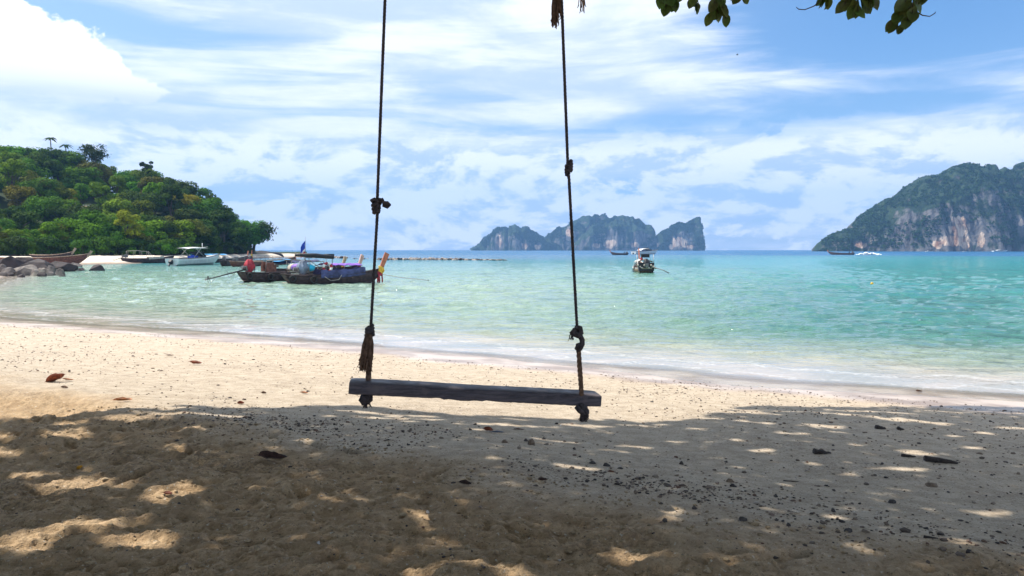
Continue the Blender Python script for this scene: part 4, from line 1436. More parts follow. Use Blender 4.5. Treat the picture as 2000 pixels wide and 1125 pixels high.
pz = at_y(-12, 507, 100); pz.z = .35
rb.build('wooden_boat', pz, math.atan2(3, 11.6), 'long red brown wooden boat drawn up on the sand behind the left rocks', None, RD, longtail=False, post_len=.5, post_slope=.9)
pz = at_y(60, 500, 112); pz.z = 1.0
Longtail(6.0, 1.6, .55, .1, .5, .3).build('wooden_boat', pz, .15, 'brown boat lying high on the sand behind the red brown boat', None, dict(RD, hull=MT['old_wood']), longtail=False, post_len=.6, post_slope=.8)

# the longtail seen from its stern
p = at_z(1263, 533.5)
ltS = Longtail(7.5, 2.05, .9, .1, .42, .22)
S_ = ltS.build('longtail_boat', p, R(86), 'longtail boat seen from its stern right of the right rope, dark raised roof panel', None, dict(DK, hull=MT['pale_wood'], rail=MT['rail_paint'], deck=MT['old_wood']),
               engine='black', engine_x=.35, canopy=(.16, .62, 'rail_paint', 1.12, 1.12, .80, .20), tyres=((.03, -1), (.03, 1)), post=True, post_len=1.2)
m_ = MB(); m_.box((1.6, 0, 1.70), (.9, .80, .33)); m_.build('roof_panel', MT['black'], S_, False)
for sd in (-.85, .85):
    m_ = MB(); m_.tube([(1.5, sd, .7), (1.5, sd * .98, 1.85)], .025, 5); m_.build('mast', MT['rail_paint'], S_)
m_ = MB(); m_.tube([(1.4, .36, 1.25), (1.4, .38, 1.42), (1.4, .34, 1.58)], [.13, .16, .06], 6); m_.build('red_bundle', MT['red_cloth'], S_)
m_ = MB()
for q in range(9): m_.ball((-.05 + .03 * q, -.85 + q * .21, .50 + .28 * ((q * 7) % 3) / 2), .11, q, .2, 1)
m_.build('stowed_bags', MT['beige'], S_)
m_ = MB(); m_.box((.55, 0, .62), (.9, 1.5, .8)); m_.build('motor_housing', MT['black'], S_, False)
for sd, nm in ((1, 'oar'),):
    m_ = MB(); m_.tube([(-.2, sd * 1.02, 1.1), (-.35, sd * 1.35, .1)], .035, 5); m_.tube([(-.1, sd * 1.12, 1.0), (-.25, sd * 1.45, .15)], .03, 5); m_.build(nm, MT['black'], S_)
m_ = MB(); m_.tube([(.3, -.2, .75), (-.9, -1.5, .32), (-1.3, -2.0, .05)], [.05, .04, .05], 6); m_.build('tail_shaft', MT['metal'], S_)


# speedboats
def speedboat(L, B, loc, rz, label, top=True, group=None, motor=True, cabin=False, blue=True):
    root = empty('speedboat', loc, rz, label, 'speedboat', group)
    def half(s): return B / 2 * (.88 + .12 * sstep(s, 0, .3)) * (1 if s < .5 else max(.03, float(1 - sstep(s, .5, 1.03) ** 1.6)))
    def gun(s): return L * (.085 + .05 * s * s) * (.75 if cabin else 1)
    N = 16
    rows = []
    for i_ in range(N + 1):
        s = i_ / N; b = half(s); g = gun(s); kz = -L * .03 + (g * .93 + L * .03) * max(0, (s - .72) / .28) ** 2.2
        ch = kz + (g - kz) * .42
        row = [Vector((s * L, y_, z_)) for y_, z_ in ((-b, g), (-b * 1.02, g * .82 + kz * .18), (-b * .86, ch), (0, kz), (b * .86, ch), (b * 1.02, g * .82 + kz * .18), (b, g))]
        rows.append(row)
    mb = MB().sheet(rows); b0 = len(mb.v); mb.v += [tuple(q) for q in rows[0]]; mb.f.append(tuple(range(b0, b0 + 7)))
    mb.build('hull', MT['hull_white'], root, False)
    MB().sheet([[Vector((i_ / N * L, k * half(i_ / N) * .97, gun(i_ / N) - (.45 if .08 < i_ / N < .62 else .01) * (1 if abs(k) < .9 else 0))) for k in (-1, -.86, 0, .86, 1)] for i_ in range(N + 1)]).build('deck', MT['white'], root)
    for sd in (-1, 1):
        m2 = MB(); m2.tube([Vector((i_ / N * L, sd * half(i_ / N), gun(i_ / N) + .01)) for i_ in range(N + 1)], L * .006, 5); m2.build('rub_rail', MT['metal'], root)
    x = .56 * L
    rows = [[Vector((x + (.10 * L if j == 0 else .02 * L) - .09 * L * k * k, k * half(.56) * .9, gun(.56) + (.0 if j == 0 else L * .07))) for k in np.linspace(-1, 1, 9)] for j in (0, 1)]
    MB().sheet(rows).build('windshield', MT['glass'], root)
    for k in (-.45, .45):
        m2 = MB(); m2.box((.45 * L, k * B * .5, gun(.4) - .12), (.07 * L, B * .22, .1)); m2.box((.415 * L, k * B * .5, gun(.4) + .1), (.015 * L, B * .22, .4)); m2.build('seat', MT['flag_blue'] if blue else MT['beige'], root, False)
    if top:
        z = gun(.4) + L * .130
        rows = [[Vector((lerp(.18, .66, q / 8) * L, k * half(.4) * .95, z + .10 * (1 - k * k) - .25 * ((q / 8 - .5) * 1.6) ** 2)) for k in np.linspace(-1, 1, 7)] for q in range(9)]
        m2 = MB().sheet(rows); m2.sheet([[p_ - Vector((0, 0, .07)) for p_ in r__] for r__ in rows]); m2.build('canopy', MT['white'], root)
        for s0, s1 in ((.28, .42), (.52, .36)):
            for sd in (-1, 1):
                m2 = MB(); m2.tube([Vector((s0 * L, sd * half(.4), gun(s0))), Vector((s1 * L + (.1 * L if s1 > s0 else -.1 * L) * .3, sd * half(.4) * .94, z - .05))], .03, 5); m2.build('canopy_post', MT['rail_paint'], root)
        m2 = MB(); m2.tube([(.62 * L, 0, z), (.62 * L, 0, z + .7)], [.04, .05], 5); m2.tube([(.55 * L, -.3, z), (.70 * L, -.3, z + .12)], .03, 5); m2.build('mast', MT['white'], root)
    if cabin:
        m2 = MB()
        rows = [[Vector((lerp(.22, .72, q / 6) * L, k * half(.5) * .8, gun(.5) + L * (.015, .05, .056, .056, .052, .04, .008)[q] * (1 - .15 * k * k))) for k in np.linspace(-1, 1, 5)] for q in range(7)]
        m2.sheet(rows); m2.build('cabin', MT['white'], root)
        for sd in (-1, 1):
            m2 = MB().sheet([[Vector((lerp(.34, .64, q / 4) * L, sd * half(.5) * .83, gun(.5) + L * h_)) for h_ in (.012, .032)] for q in range(5)]); m2.build('cabin_window', MT['glass'], root)
    if motor:
        m2 = MB()
        m2.box((-.25, 0, .55), (.5, .42, .55), Matrix.Rotation(-.7, 3, 'Y')); m2.box((-.55, 0, .2), (.22, .16, .7), Matrix.Rotation(.75, 3, 'Y'))
        m2.tube([(-.95, 0, -.02), (-.60, 0, .1)], [.05, .1], 6)
        m2.build('outboard_motor', MT['black'], root, False)
    return root


pa, pb = at_z(336, 519), at_z(429, 516)
d_ = pb - pa
sb = speedboat(d_.length, 2.5, pa, math.atan2(d_.y, d_.x), 'white speedboat with curved white sun canopy and raised outboard at the small beach')
m_ = MB(); m_.ball((0, 0, 0), .42, 9, .2, 2, (1, .9, 1)); fl('cover_bundle', m_, MT['flag_blue'], Matrix.Translation(pa) @ Matrix.Rotation(sb.rotation_euler[2], 4, 'Z') @ Vector((d_.length * .36, -.4, 1.15)), 'royal blue bundle under the canopy of the white speedboat', 'bundle')
pa, pb = at_z(1237, 497.0), at_z(1285, 496.6)
d_ = pb - pa
speedboat(d_.length, 3.4, pa, math.atan2(d_.y, d_.x), 'white cabin speedboat anchored in front of the far island', False, motor=True, cabin=True)
for (u, v, wpx, lab) in ((1815, 491.7, 15, 'left of the small white boats below the right cliff'), (1884, 491.7, 9, 'smallest white boat below the pale rock scar'), (1954, 491.7, 30, 'long low white boat at the right end of the cliff foot')):
    p = at_z(u, v)
    speedboat(wpx / F * p.y, wpx / F * p.y * .25, p - Vector((wpx / F * p.y / 2, 0, 0)), 0.05, lab, False, 'white boats below the right cliff', False, cabin=True)


# far longtails with their crews
def person_mesh():
    sk = bpy.data.meshes.new('person')
    V = [(0, 0, .10), (0, 0, .38), (0, 0, .56), (0, 0, .66), (0.02, 0, .80), (.05, .11, .06), (.42, .14, .12), (.46, .14, -.28), (.05, -.11, .06), (.42, -.14, .12), (.46, -.14, -.28),
         (0, .19, .53), (.10, .26, .28), (.32, .20, .22), (0, -.19, .53), (.10, -.26, .28), (.32, -.20, .22)]
    E = [(0, 1), (1, 2), (2, 3), (3, 4), (0, 5), (5, 6), (6, 7), (0, 8), (8, 9), (9, 10), (2, 11), (11, 12), (12, 13), (2, 14), (14, 15), (15, 16)]
    Rd = [.14, .15, .14, .06, .10, .10, .075, .05, .10, .075, .05, .065, .05, .04, .065, .05, .04]
    sk.from_pydata(V, E, [])
    o = bpy.data.objects.new('person', sk); COL.objects.link(o)
    sm = o.modifiers.new('Skin', 'SKIN')
    for k_, s_ in enumerate(sk.skin_vertices[0].data):
        s_.radius = (Rd[k_], Rd[k_]); s_.use_root = k_ == 0
    ss_ = o.modifiers.new('Sub', 'SUBSURF'); ss_.levels = 1; ss_.render_levels = 1
    dg = bpy.context.evaluated_depsgraph_get()
    me = bpy.data.meshes.new_from_object(o.evaluated_get(dg))
    bpy.data.objects.remove(o)
    me.materials.clear(); me.materials.append(MT['dark_cloth'])
    return me


PM = person_mesh()


def crew(root, lt_, lst, where):
    for (s, y, lab) in lst:
        o = obj('person', PM, None, lt_.world(root, s, y, lt_.free * .72 + .12), (0, 0, root.rotation_euler[2]))
        tag(o, lab, 'person')
        hd = MB(); hd.ball((.03, 0, .84), .105, 1, .02, 2, (1, .85, 1.15)); hd.build('head', MT['skin'], o)
        hr = MB(); hr.ball((.005, 0, .89), .112, 2, .03, 2, (1, .9, .85)); hr.build('hair', MT['black'], o)


pa, pb = at_z(1227, 498.2), at_z(1192, 498.0)
d_ = pb - pa
ltf = Longtail(d_.length, 1.9, .75, .1, .75, .2)
o_ = ltf.build('longtail_boat', pa, math.atan2(d_.y, d_.x), 'dark longtail boat with high bow at left, anchored before the far island', None, DK, post_len=.8, post_slope=.6, engine=True)
crew(o_, ltf, ((.06, 0, 'person in dark clothes sitting in the stern of the longtail before the far island'), (.20, .1, 'person in dark clothes sitting amidships in the longtail before the far island')), '')
pa, pb = at_z(1668, 497.8), at_z(1617, 497.4)
d_ = pb - pa
ltg = Longtail(d_.length, 2.0, .7, .1, .8, .2)
o_ = ltg.build('longtail_boat', pa, math.atan2(d_.y, d_.x), 'dark longtail boat under way to the left with a white wake', None, DK, post_len=.8, post_slope=.6, engine=True)
crew(o_, ltg, ((.05, 0, 'person in dark clothes steering the longtail with the white wake'), (.17, .1, 'person in dark clothes sitting ahead of the steersman in the longtail with wake')), '')
# its wake: churned white water
wk = MB()
rr = random.Random(3)
for q in range(60):
    t = rr.random()
    p = at_z(1676 + 42 * t, 497.6, 0)
    hgt = 1.1 * math.exp(-((t - .45) / .28) ** 2) + .15
    wk.ball((p.x + rr.uniform(-.8, .8), p.y + rr.uniform(-1.5, 1.5), rr.uniform(-.1, hgt)), rr.uniform(.25, .6), q, .35, 1, (1.6, 1.2, .7))
wo_ = wk.build('wake_spray', pmat('spray', (0.85, 0.87, 0.88), .9, .05)); wo_['kind'] = 'stuff'
# mooring buoy, lines
p = at_z(1703, 555)
bo = empty('buoy', p, 0, 'yellow mooring buoy floating on the right side of the bay', 'buoy')
m_ = MB(); m_.ball((0, 0, .03), .095, 2, .02, 3); m_.build('float', MT['yellow_cloth'], bo)
m_ = MB(); m_.tube([(0, 0, .10), (.03, 0, .16), (.06, 0, .13)], .012, 5); m_.build('ring', MT['metal'], bo)
pa = put(A_, lt, 1.0, 0, .55); pb = at_z(838, 547.5, .02)
m_ = MB(); m_.tube([pa, pa.lerp(pb, .45) + Vector((0, 0, -.06)), pb], .02, 5); tag(m_.build('anchor_line', MT['beige']), 'thin anchor line running from the nearest bow into the water', 'rope')

# ------------------------------------------------------------------ the overhanging tree and its swing
SY = 4.0


def strand_rope(mb, pts, rad, pitch=.055, step=.011, n=6):
    """three strands laid round each other along a line"""
    P = [Vector(p) for p in pts]
    L = [0]
    for k in range(1, len(P)): L.append(L[-1] + (P[k] - P[k - 1]).length)
    m = max(3, int(L[-1] / step))
    line, j = [], 0
    for k in range(m + 1):
        d = L[-1] * k / m
        while j < len(P) - 2 and d > L[j + 1]: j += 1
        line.append(P[j].lerp(P[j + 1], (d - L[j]) / max(1e-6, L[j + 1] - L[j])))
    for s in range(3):
        q = []
        for k, c_ in enumerate(line):
            t = (line[min(k + 1, m)] - line[max(k - 1, 0)]).normalized()
            a = t.orthogonal().normalized() if abs(t.z) < .5 else (Vector((1, 0, 0)) - t * t.x).normalized()
            b = t.cross(a)
            an = s * 2.094 + 2 * math.pi * (L[-1] * k / m) / pitch
            q.append(c_ + (a * math.cos(an) + b * math.sin(an)) * rad * .5)
        mb.tube(q, rad * .62, n)
    return mb


def coil(c_, r0, r1, z0, z1, turns, rad, tilt=0.0, n=6, seed=0):
    rr_ = random.Random(seed)
    pts = []
    for k in range(int(turns * 12) + 1):
        t = k / (turns * 12)
        an = t * turns * 2 * math.pi
        rr2 = lerp(r0, r1, t)
        pts.append(Vector(c_) + Vector((math.cos(an) * rr2, math.sin(an) * rr2, lerp(z0, z1, t) + math.cos(an) * tilt)) + Vector((rr_.uniform(-1, 1), rr_.uniform(-1, 1), rr_.uniform(-1, 1))) * rad * .12)
    return MB().tube(pts, rad, n)


def fray(mb, top, n_, ln, spread, seed, r=.0022, drift=(0, 0)):
    rr_ = random.Random(seed)
    for k in range(n_):
        a = rr_.uniform(0, 6.28); q = rr_.random() ** .5
        l = ln * rr_.uniform(.55, 1.0)
        o = Vector((math.cos(a) * spread * .45 * q, math.sin(a) * spread * .45 * q, 0))
        e = Vector((math.cos(a) * spread * q + drift[0] * l, math.sin(a) * spread * q + drift[1] * l, -l))
        mid_ = o.lerp(e, .5) + Vector((rr_.uniform(-1, 1), rr_.uniform(-1, 1), 0)) * spread * .2
        mb.tube([Vector(top) + o, Vector(top) + mid_, Vector(top) + e, Vector(top) + e + Vector((rr_.uniform(-1, 1) * .008, 0, -.01))], r, 4)
    return mb


def sw(u, v, y=SY): return at_y(u, v, y)


sroot = empty('rope_swing', sw(928, 770), 0, 'dark wooden plank swing hanging on two knotted ropes above the beach', 'swing')
O = Vector(sroot.location)
loc = lambda u, v, y=SY: sw(u, v, y) - O
# plank: its own yaw, tilt and a worn lower edge
pl = sw(681, 759, 3.90); pr = sw(1175, 784.5, 4.10)
ax = (pr - pl); Ls = ax.length; ax.normalize()
bk = Vector((0, 0, 1)).cross(ax).normalized(); upv = ax.cross(bk)
dep, th = .17, .062
rows = []
N = 60
rr = random.Random(4)
prof = []
for k in range(N + 1):
    s = k / N
    base_ = -th / 2
    if .33 < s < .36: base_ += .004
    if .36 <= s < .53: base_ -= .003 + .003 * math.sin(s * 60)
    if .53 <= s < .56: base_ += .003
    base_ += rr.uniform(-.0012, .0012)
    top_ = th / 2 + .0015 * math.sin(s * 9) + rr.uniform(-.0008, .0008)
    e = .004 if 0 < k < N else .0
    c_ = pl + ax * (s * Ls)
    q = [(-.0, base_ + .004), (0, top_ - .005), (.005, top_), (dep - .005, top_ - .001), (dep, top_ - .006), (dep, base_ + .005), (dep - .005, base_), (.005, base_), (-.0, base_ + .004)]
    sh = 1.0 if 0 < k < N else .94
    rows.append([c_ + bk * (lerp(dep / 2, d__, sh)) + upv * (z_ * sh) - O for d__, z_ in q])
mb = MB().sheet(rows)
mb.add(rows[0][:8], [tuple(range(8))]); mb.add(rows[-1][:8], [tuple(range(7, -1, -1))])


def plank_material():
    m = bpy.data.materials.new('weathered_plank')
    m.use_nodes = True
    n = NT(m.node_tree)
    co = n.new('ShaderNodeTexCoord').outputs['Object']
    g = n.noise(n.vscale(co, (3, 60, 60)), 1.0, 6, .65, .3)
    s = n.noise(co, 9, 5, .6)
    c_ = n.mix(n.ss(g, .3, .7), (0.055, 0.050, 0.062), (0.135, 0.120, 0.138))
    c_ = n.mix(n.ss(s, .55, .75), c_, (0.17, 0.145, 0.15))
    b = n.new('ShaderNodeBsdfPrincipled')
    n.put(b.inputs['Base Color'], c_)
    n.put(b.inputs['Roughness'], n.ss(s, .3, .7, .45, .7))
    b.inputs['Specular IOR Level'].default_value = .35
    bn = n.new('ShaderNodeBump'); bn.inputs['Distance'].default_value = .004; bn.inputs['Strength'].default_value = .7
    n.put(bn.inputs['Height'], g); n.put(b.inputs['Normal'], bn.outputs[0])
    o = n.new('ShaderNodeOutputMaterial'); n.t.links.new(b.outputs[0], o.inputs[0])
    return m


mb.build('seat', plank_material(), sroot)
RR = .0085
BR = 3.9                                   # the bough above, over the camera's height


def up_line(u0, v0, u1, v1, y=SY):
    a, b = loc(u0, v0, y), loc(u1, v1, y)
    d = (b - a)
    k = (HC + BR - O.z - a.z) / d.z
    return [a, a + d * k]


# left rope
yl = SY + .02
a = loc(718, 750, yl)
thin = strand_rope(MB(), [loc(724, 643, yl), loc(737, 418, yl)] , RR)
strand_rope(thin, up_line(737, 388, 752, 0, yl), RR)
left = thin.build('rope', MT['rope'], sroot)
thick = strand_rope(MB(), [loc(719, 752, yl), loc(721, 700, yl), loc(723, 648, yl)], .0148, .08, .012)
thick.build('thick_rope_end', MT['tan_rope'], left)
k1 = coil(loc(735, 402, yl), .020, .011, .022, -.040, 3.2, .0125, .010, 7, 1)
k1.tube([loc(733, 398, yl), loc(726, 391, yl - .02), loc(731, 389, yl - .03), loc(740, 394, yl - .02)], .0105, 7)
k1.tube([loc(741, 396, yl - .01), loc(747, 390, yl - .02), loc(749, 396, yl - .02), loc(757, 397, yl - .01), loc(760, 400, yl), loc(757, 404, yl + .01), loc(748, 400, yl)], .0115, 7)
k1.build('knot', MT['rope'], left)
k2 = coil(loc(722, 648, yl), .014, .020, .030, -.022, 3, .0115, .006, 7, 2)
k2.tube([loc(728, 652, yl - .03), loc(731, 653, yl - .03)], .010, 6)
k2.build('knot', MT['rope'], left)
ts = fray(MB(), loc(720, 652, yl - .03), 260, .195, .036, 3, .0028, (-.10, 0)); fray(ts, loc(713, 690, yl - .03), 16, .10, .034, 4, .0012, (-.25, 0))
ts.build('tassel', MT['tan_rope'], left)
k3 = coil(loc(716, 779, yl + .02), .024, .018, .020, -.016, 2.6, .0145, .004, 7, 5)
k3.ball(tuple(loc(715, 782, yl)), .026, 1, .2, 2, (1, .9, .9)); k3.tube([loc(706, 779, yl), loc(704, 781, yl), loc(707, 784, yl)], .012, 6)
fray(k3, loc(716, 786, yl), 26, .022, .026, 6, .0018)
k3.build('end_knot', MT['rope'], left)
# right rope
yr = SY + .04
rt = strand_rope(MB(), [loc(1127, 640, yr), loc(1111, 343, yr)], RR)
strand_rope(rt, up_line(1109, 322, 1097, 0, yr), RR)
right = rt.build('rope', MT['rope'], sroot)
strand_rope(MB(), [loc(1136, 772, yr + .03), loc(1133, 730, yr), loc(1130, 682, yr)], .0135, .08, .012).build('thick_rope_end', MT['tan_rope'], right)
q1 = coil(loc(1111, 328, yr), .013, .013, .026, -.024, 3.2, .0115, .012, 7, 7)
q1.tube([loc(1106, 336, yr - .02), loc(1106, 343, yr - .02), loc(1109, 345, yr - .02), loc(1112, 338, yr - .01)], .0075, 6)
q1.build('knot', MT['rope'], right)
q2 = MB()
q2.tube([loc(1126, 640, yr), loc(1133, 641, yr - .03), loc(1135, 650, yr - .03), loc(1129, 656, yr - .04), loc(1120, 653, yr - .03), loc(1122, 645, yr - .02), loc(1131, 645, yr), loc(1133, 656, yr + .01),
         loc(1137, 664, yr - .01), loc(1137, 672, yr - .02), loc(1133, 680, yr - .02), loc(1129, 683, yr)], .0155, 8)
q2.tube([loc(1128, 641, yr), loc(1121, 648, yr - .03), loc(1116, 652, yr - .02)], [.013, .016, .015], 7)
q2.tube([loc(1138, 672, yr + .01), loc(1128, 674, yr - .03), loc(1126, 682, yr - .02)], .012, 7)
fray(q2, loc(1116, 652, yr - .02), 16, .03, .014, 8, .0015)
q2.build('knot', MT['rope'], right)
q3 = MB()
q3.ball(tuple(loc(1136, 798, yr + .04)), .033, 3, .25, 2, (1.0, .9, .9)); q3.ball(tuple(loc(1144, 804, yr + .03)), .022, 4, .2, 2); q3.tube([loc(1125, 794, yr), loc(1134, 803, yr), loc(1141, 811, yr)], [.014, .016, .01], 7)
fray(q3, loc(1139, 803, yr + .03), 70, .050, .020, 9, .0024, (.05, 0)); fray(q3, loc(1147, 800, yr + .03), 22, .045, .008, 10, .0022)
q3.build('end_knot', MT['rope'], right)

# spare rope ends hanging beside the right rope, from the bough
m_ = MB(); top_ = sw(1088, -5, 4.02)
m_.tube([sw(1092, -780, 4.02), sw(1089, -60, 4.02), sw(1089, 8, 4.02)], .010, 6)
fray(m_, sw(1083, -10, 4.02), 60, .165, .020, 11, .0022, (.02, 0)); fray(m_, sw(1092, -10, 4.02), 26, .12, .012, 12, .0022)
tag(m_.build('frayed_rope', MT['tan_rope']), 'frayed brown rope end hanging just left of the right swing rope', 'rope')
m_ = MB(); m_.tube([sw(1136, -780, 4.05), sw(1134, -40, 4.05), sw(1134, -8, 4.05)], .006, 6); fray(m_, sw(1134, -14, 4.05), 16, .10, .025, 13, .0018, (.05, 0))
tag(m_.build('frayed_rope', MT['tan_rope']), 'short wispy rope end at the top edge right of the right swing rope', 'rope')

# the tree: trunk behind the viewer, boughs over the sand
tz = ground(1.6, -2.6)
troot = empty('beach_tree', (1.6, -2.6, tz), 0, 'leafy beach tree overhead whose drooping twigs hang into the top right of the view', 'tree')
TO = Vector(troot.location)
m_ = MB()
m_.tube([Vector((1.6, -2.6, tz - .3)) - TO, Vector((1.5, -2.4, tz + 1.5)) - TO, Vector((1.2, -1.6, HC + 2.4)) - TO, Vector((.9, -.4, HC + 3.5)) - TO], [.42, .33, .28, .22], 12)
m_.build('trunk', MT['bark'], troot)
limbs = [[(.9, -.4, 3.5), (.3, 1.8, 3.9), (-.1, 4.0, BR + .04), (-.6, 6.0, 4.3)], [(.3, 1.8, 3.9), (-.8, 3.2, 4.0), (-1.6, 4.4, 4.1), (-4, 6, 4.8)], [(-.1, 4.0, BR + .04), (.8, 4.05, 3.95), (2.4, 4.6, 4.3), (4.5, 5.5, 4.9)],
         [(.9, -.4, 3.5), (-2.5, .8, 4.6), (-5.5, 2.0, 5.2), (-8, 3.5, 5.6)], [(.9, -.4, 3.5), (3.5, 1.0, 4.5), (6, 2.5, 5.0), (9, 4, 5.6)], [(1.2, -1.6, 2.4), (-1.5, -3, 4.2), (-4.5, -4, 5.2)], [(1.2, -1.6, 2.4), (4, -3, 4.2), (7, -4, 5.0)]]
for lb in limbs:
    m_ = MB(); m_.tube([Vector((x, y, HC + z)) - TO for x, y, z in lb], np.linspace(.13, .045, len(lb)).tolist(), 8); m_.build('limb', MT['bark'], troot)

# shade on the sand: leaves fill the crown except where sun comes through
cot = 1 / math.tan(SUN_EL)
shx, shy = -math.sin(SUN_AZ) * cot, -math.cos(SUN_AZ) * cot
edge_px = [(-260, 850), (-60, 828), (0, 822), (70, 818), (130, 811), (230, 803), (330, 795), (430, 797), (520, 799), (560, 797), (610, 792), (680, 794), (760, 800), (850, 806), (900, 812), (1000, 818), (1100, 822), (1200, 820), (1260, 826), (1330, 822), (1380, 816), (1420, 800), (1480, 793), (1560, 796), (1650, 796), (1720, 797), (1780, 794), (1900, 793), (2000, 796), (2200, 800), (2600, 830)]
E_ = [on_ground(u, v) for u, v in edge_px]
ex_, ey_ = np.array([p.x for p in E_]), np.array([p.y for p in E_])
dap = [(375, 846, 62, 6), (155, 842, 36, 4), (130, 853, 60, 7), (15, 883, 30, 5), (20, 856, 30, 4), (160, 945, 120, 12), (60, 927, 60, 9), (345, 963, 66, 22), (505, 954, 48, 7), (180, 1030, 85, 16), (60, 1062, 80, 22), (280, 1058, 90, 22), (430, 1048, 40, 6),
       (600, 865, 26, 3), (355, 878, 40, 5), (815, 1010, 72, 12), (972, 900, 24, 5), (985, 951, 26, 6), (1135, 913, 46, 7), (1160, 917, 30, 6), (1225, 1082, 80, 10), (820, 1122, 80, 16), (920, 1108, 50, 10), (1330, 1022, 34, 12), (1310, 1002, 30, 8), (1130, 1125, 60, 8),
       (1485, 880, 40, 5), (1395, 893, 20, 3), (1765, 918, 70, 5), (1790, 884, 34, 7), (1680, 1100 - 22, 32, 5), (1882, 1072, 36, 9), (1640, 1012, 34, 5), (1930, 1000, 46, 6), (1360, 835, 26, 3), (1560, 848, 22, 3), (1440, 858, 26, 2.5), (1680, 870, 40, 3),
       (1590, 905, 22, 2.5), (1660, 926, 24, 2.5), (1895, 873, 30, 4), (1530, 945, 20, 2.5), (1610, 833, 55, 4.5), (1490, 826, 36, 3), (1450, 822, 20, 2), (1760, 820, 46, 4), (1830, 827, 40, 3), (1920, 845, 30, 3), (1980, 836, 36, 3), (1710, 815, 26, 2.5), (1640, 845, 26, 2.5), (1860, 850, 22, 2.5), (1530, 846, 20, 2.5),
       (300, 810, 60, 3), (120, 828, 40, 3), (440, 812, 30, 2.5), (640, 812, 40, 2.5), (720, 815, 50, 3), (800, 822, 40, 2.5), (690, 803, 60, 2), (830, 812, 60, 2.5), (960, 828, 40, 2.5), (1060, 833, 40, 3), (1180, 842, 26, 2.5), (1100, 862, 36, 3), (1060, 858, 26, 2.5), (1240, 870, 40, 3), (1210, 880, 34, 3), (1320, 860, 30, 2.5), (930, 840, 26, 2),
       (540, 880, 30, 2), (1010, 1115, 50, 6), (700, 975, 16, 4), (655, 980, 14, 5), (860, 1060, 20, 4)]
D_ = []
for (u, v, ru, rv) in dap:
    p = on_ground(u, v); pu = on_ground(u + ru, v); pv_ = on_ground(u, v - rv)
    D_.append((p.x, p.y, max(.085, abs(pu.x - p.x)), max(.065, (pv_ - p).length), p.z))
D_ = np.array(D_)


def shaded(gx, gy):
    ed_ = np.interp(gx, ex_, ey_) + .10 * fbm(gx * 2.2, gx * 0, 0, 3, 701) + .05
    ok = gy < ed_
    # torn margin
    ok &= ~((gy > ed_ - .75) & (fbm(gx * 1.5, gy * 6.0, 0, 3, 703) > .24))
    pr = np.random.default_rng(5).random(len(gx))
    for (x, y, a, b, _) in D_:
        q = ((gx - x) / (a * .92)) ** 2 + ((gy - y) / (b * .95)) ** 2
        ok &= ~(q < .35 + .8 * pr)
    # sun flecks outside the part the view shows
    out = (gy < 2.9) | (np.abs(gx) > gy * .72 + .3)
    ok &= ~(out & (fbm(gx * 1.5, gy * 2.2, 0, 3, 705) > .42))
    return ok


rg = np.random.default_rng(77)
n_ = 172000
LZ = HC + rg.uniform(3.6, 6.6, n_)
kk = np.arange(n_)
GX = -12 + 24 * ((.5 + kk * .7548776662) % 1); GY = -9 + 19.5 * ((.5 + kk * .5698402910) % 1)
GZ = gz0(GX, GY)
LX, LY = GX - shx * (LZ - GZ), GY - shy * (LZ - GZ)
ok = shaded(GX, GY)
# foliage hangs in sprays, and never low enough to reach the open view
ok &= (LZ - HC) > LY * .36 + .55
ok &= ~((np.hypot(LX, LY) < 1.2) & (LZ < HC + 4.2))
LX, LY, LZ = LX[ok], LY[ok], LZ[ok]
k = len(LX)
nn = rg.normal(size=(k, 3)) * .55 + np.array([0, 0, 1.0]); nn /= np.linalg.norm(nn, axis=1)[:, None]
t = np.cross(nn, rg.normal(size=(k, 3))); t /= np.linalg.norm(t, axis=1)[:, None]
b = np.cross(nn, t)
s = rg.uniform(.075, .125, (k, 1))
P = np.stack([LX, LY, LZ], 1) - np.array(TO)
V = np.stack([P - t * s, P + b * s * .5 - nn * s * .08, P + t * s, P - b * s * .5 - nn * s * .08], 1).reshape(-1, 3)
cr = obj('crown', np_mesh('crown', V, np.arange(len(V)).reshape(-1, 4), MT['overhead_leaf'], False), troot, kind='stuff')
cr.color = (0.045, 0.085, 0.022, 1)


# twigs and leaves that droop into view
def leaf_mesh(seed, L=.12, W=.05, curl=.25, mat=None, notch=0):
    rows = []
    for j in range(9):
        s = j / 8
        wd = W * (math.sin(math.pi * s ** 1.25) ** .7 if 0 < s < 1 else .05)
        c_ = Vector((s * L, 0, -curl * L * s * s))
        up_ = .30 * wd
        rows.append([c_ + Vector((0, -wd, up_)), c_ + Vector((0, -wd * .5, up_ * .35)), c_, c_ + Vector((0, wd * .5, up_ * .35)), c_ + Vector((0, wd, up_))])
    return MB().sheet(rows).mesh('leaf', mat or MT['overhead_leaf'])


LM = [leaf_mesh(0, .12, .036, .3), leaf_mesh(1, .10, .034, .5), leaf_mesh(2, .13, .040, .15)]


# a bough that dips just above the top of the view, carrying the sprays
BQ = [Vector((.35, 4.03, HC + BR)), Vector((.9, 4.3, HC + 2.15)), Vector((1.8, 4.60, HC + 1.78)), Vector((2.9, 4.65, HC + 1.76))]


def bough(t_):
    p_ = [BQ[1].lerp(BQ[2], t_), BQ[2].lerp(BQ[3], t_)]
    return p_[0].lerp(p_[1], t_)


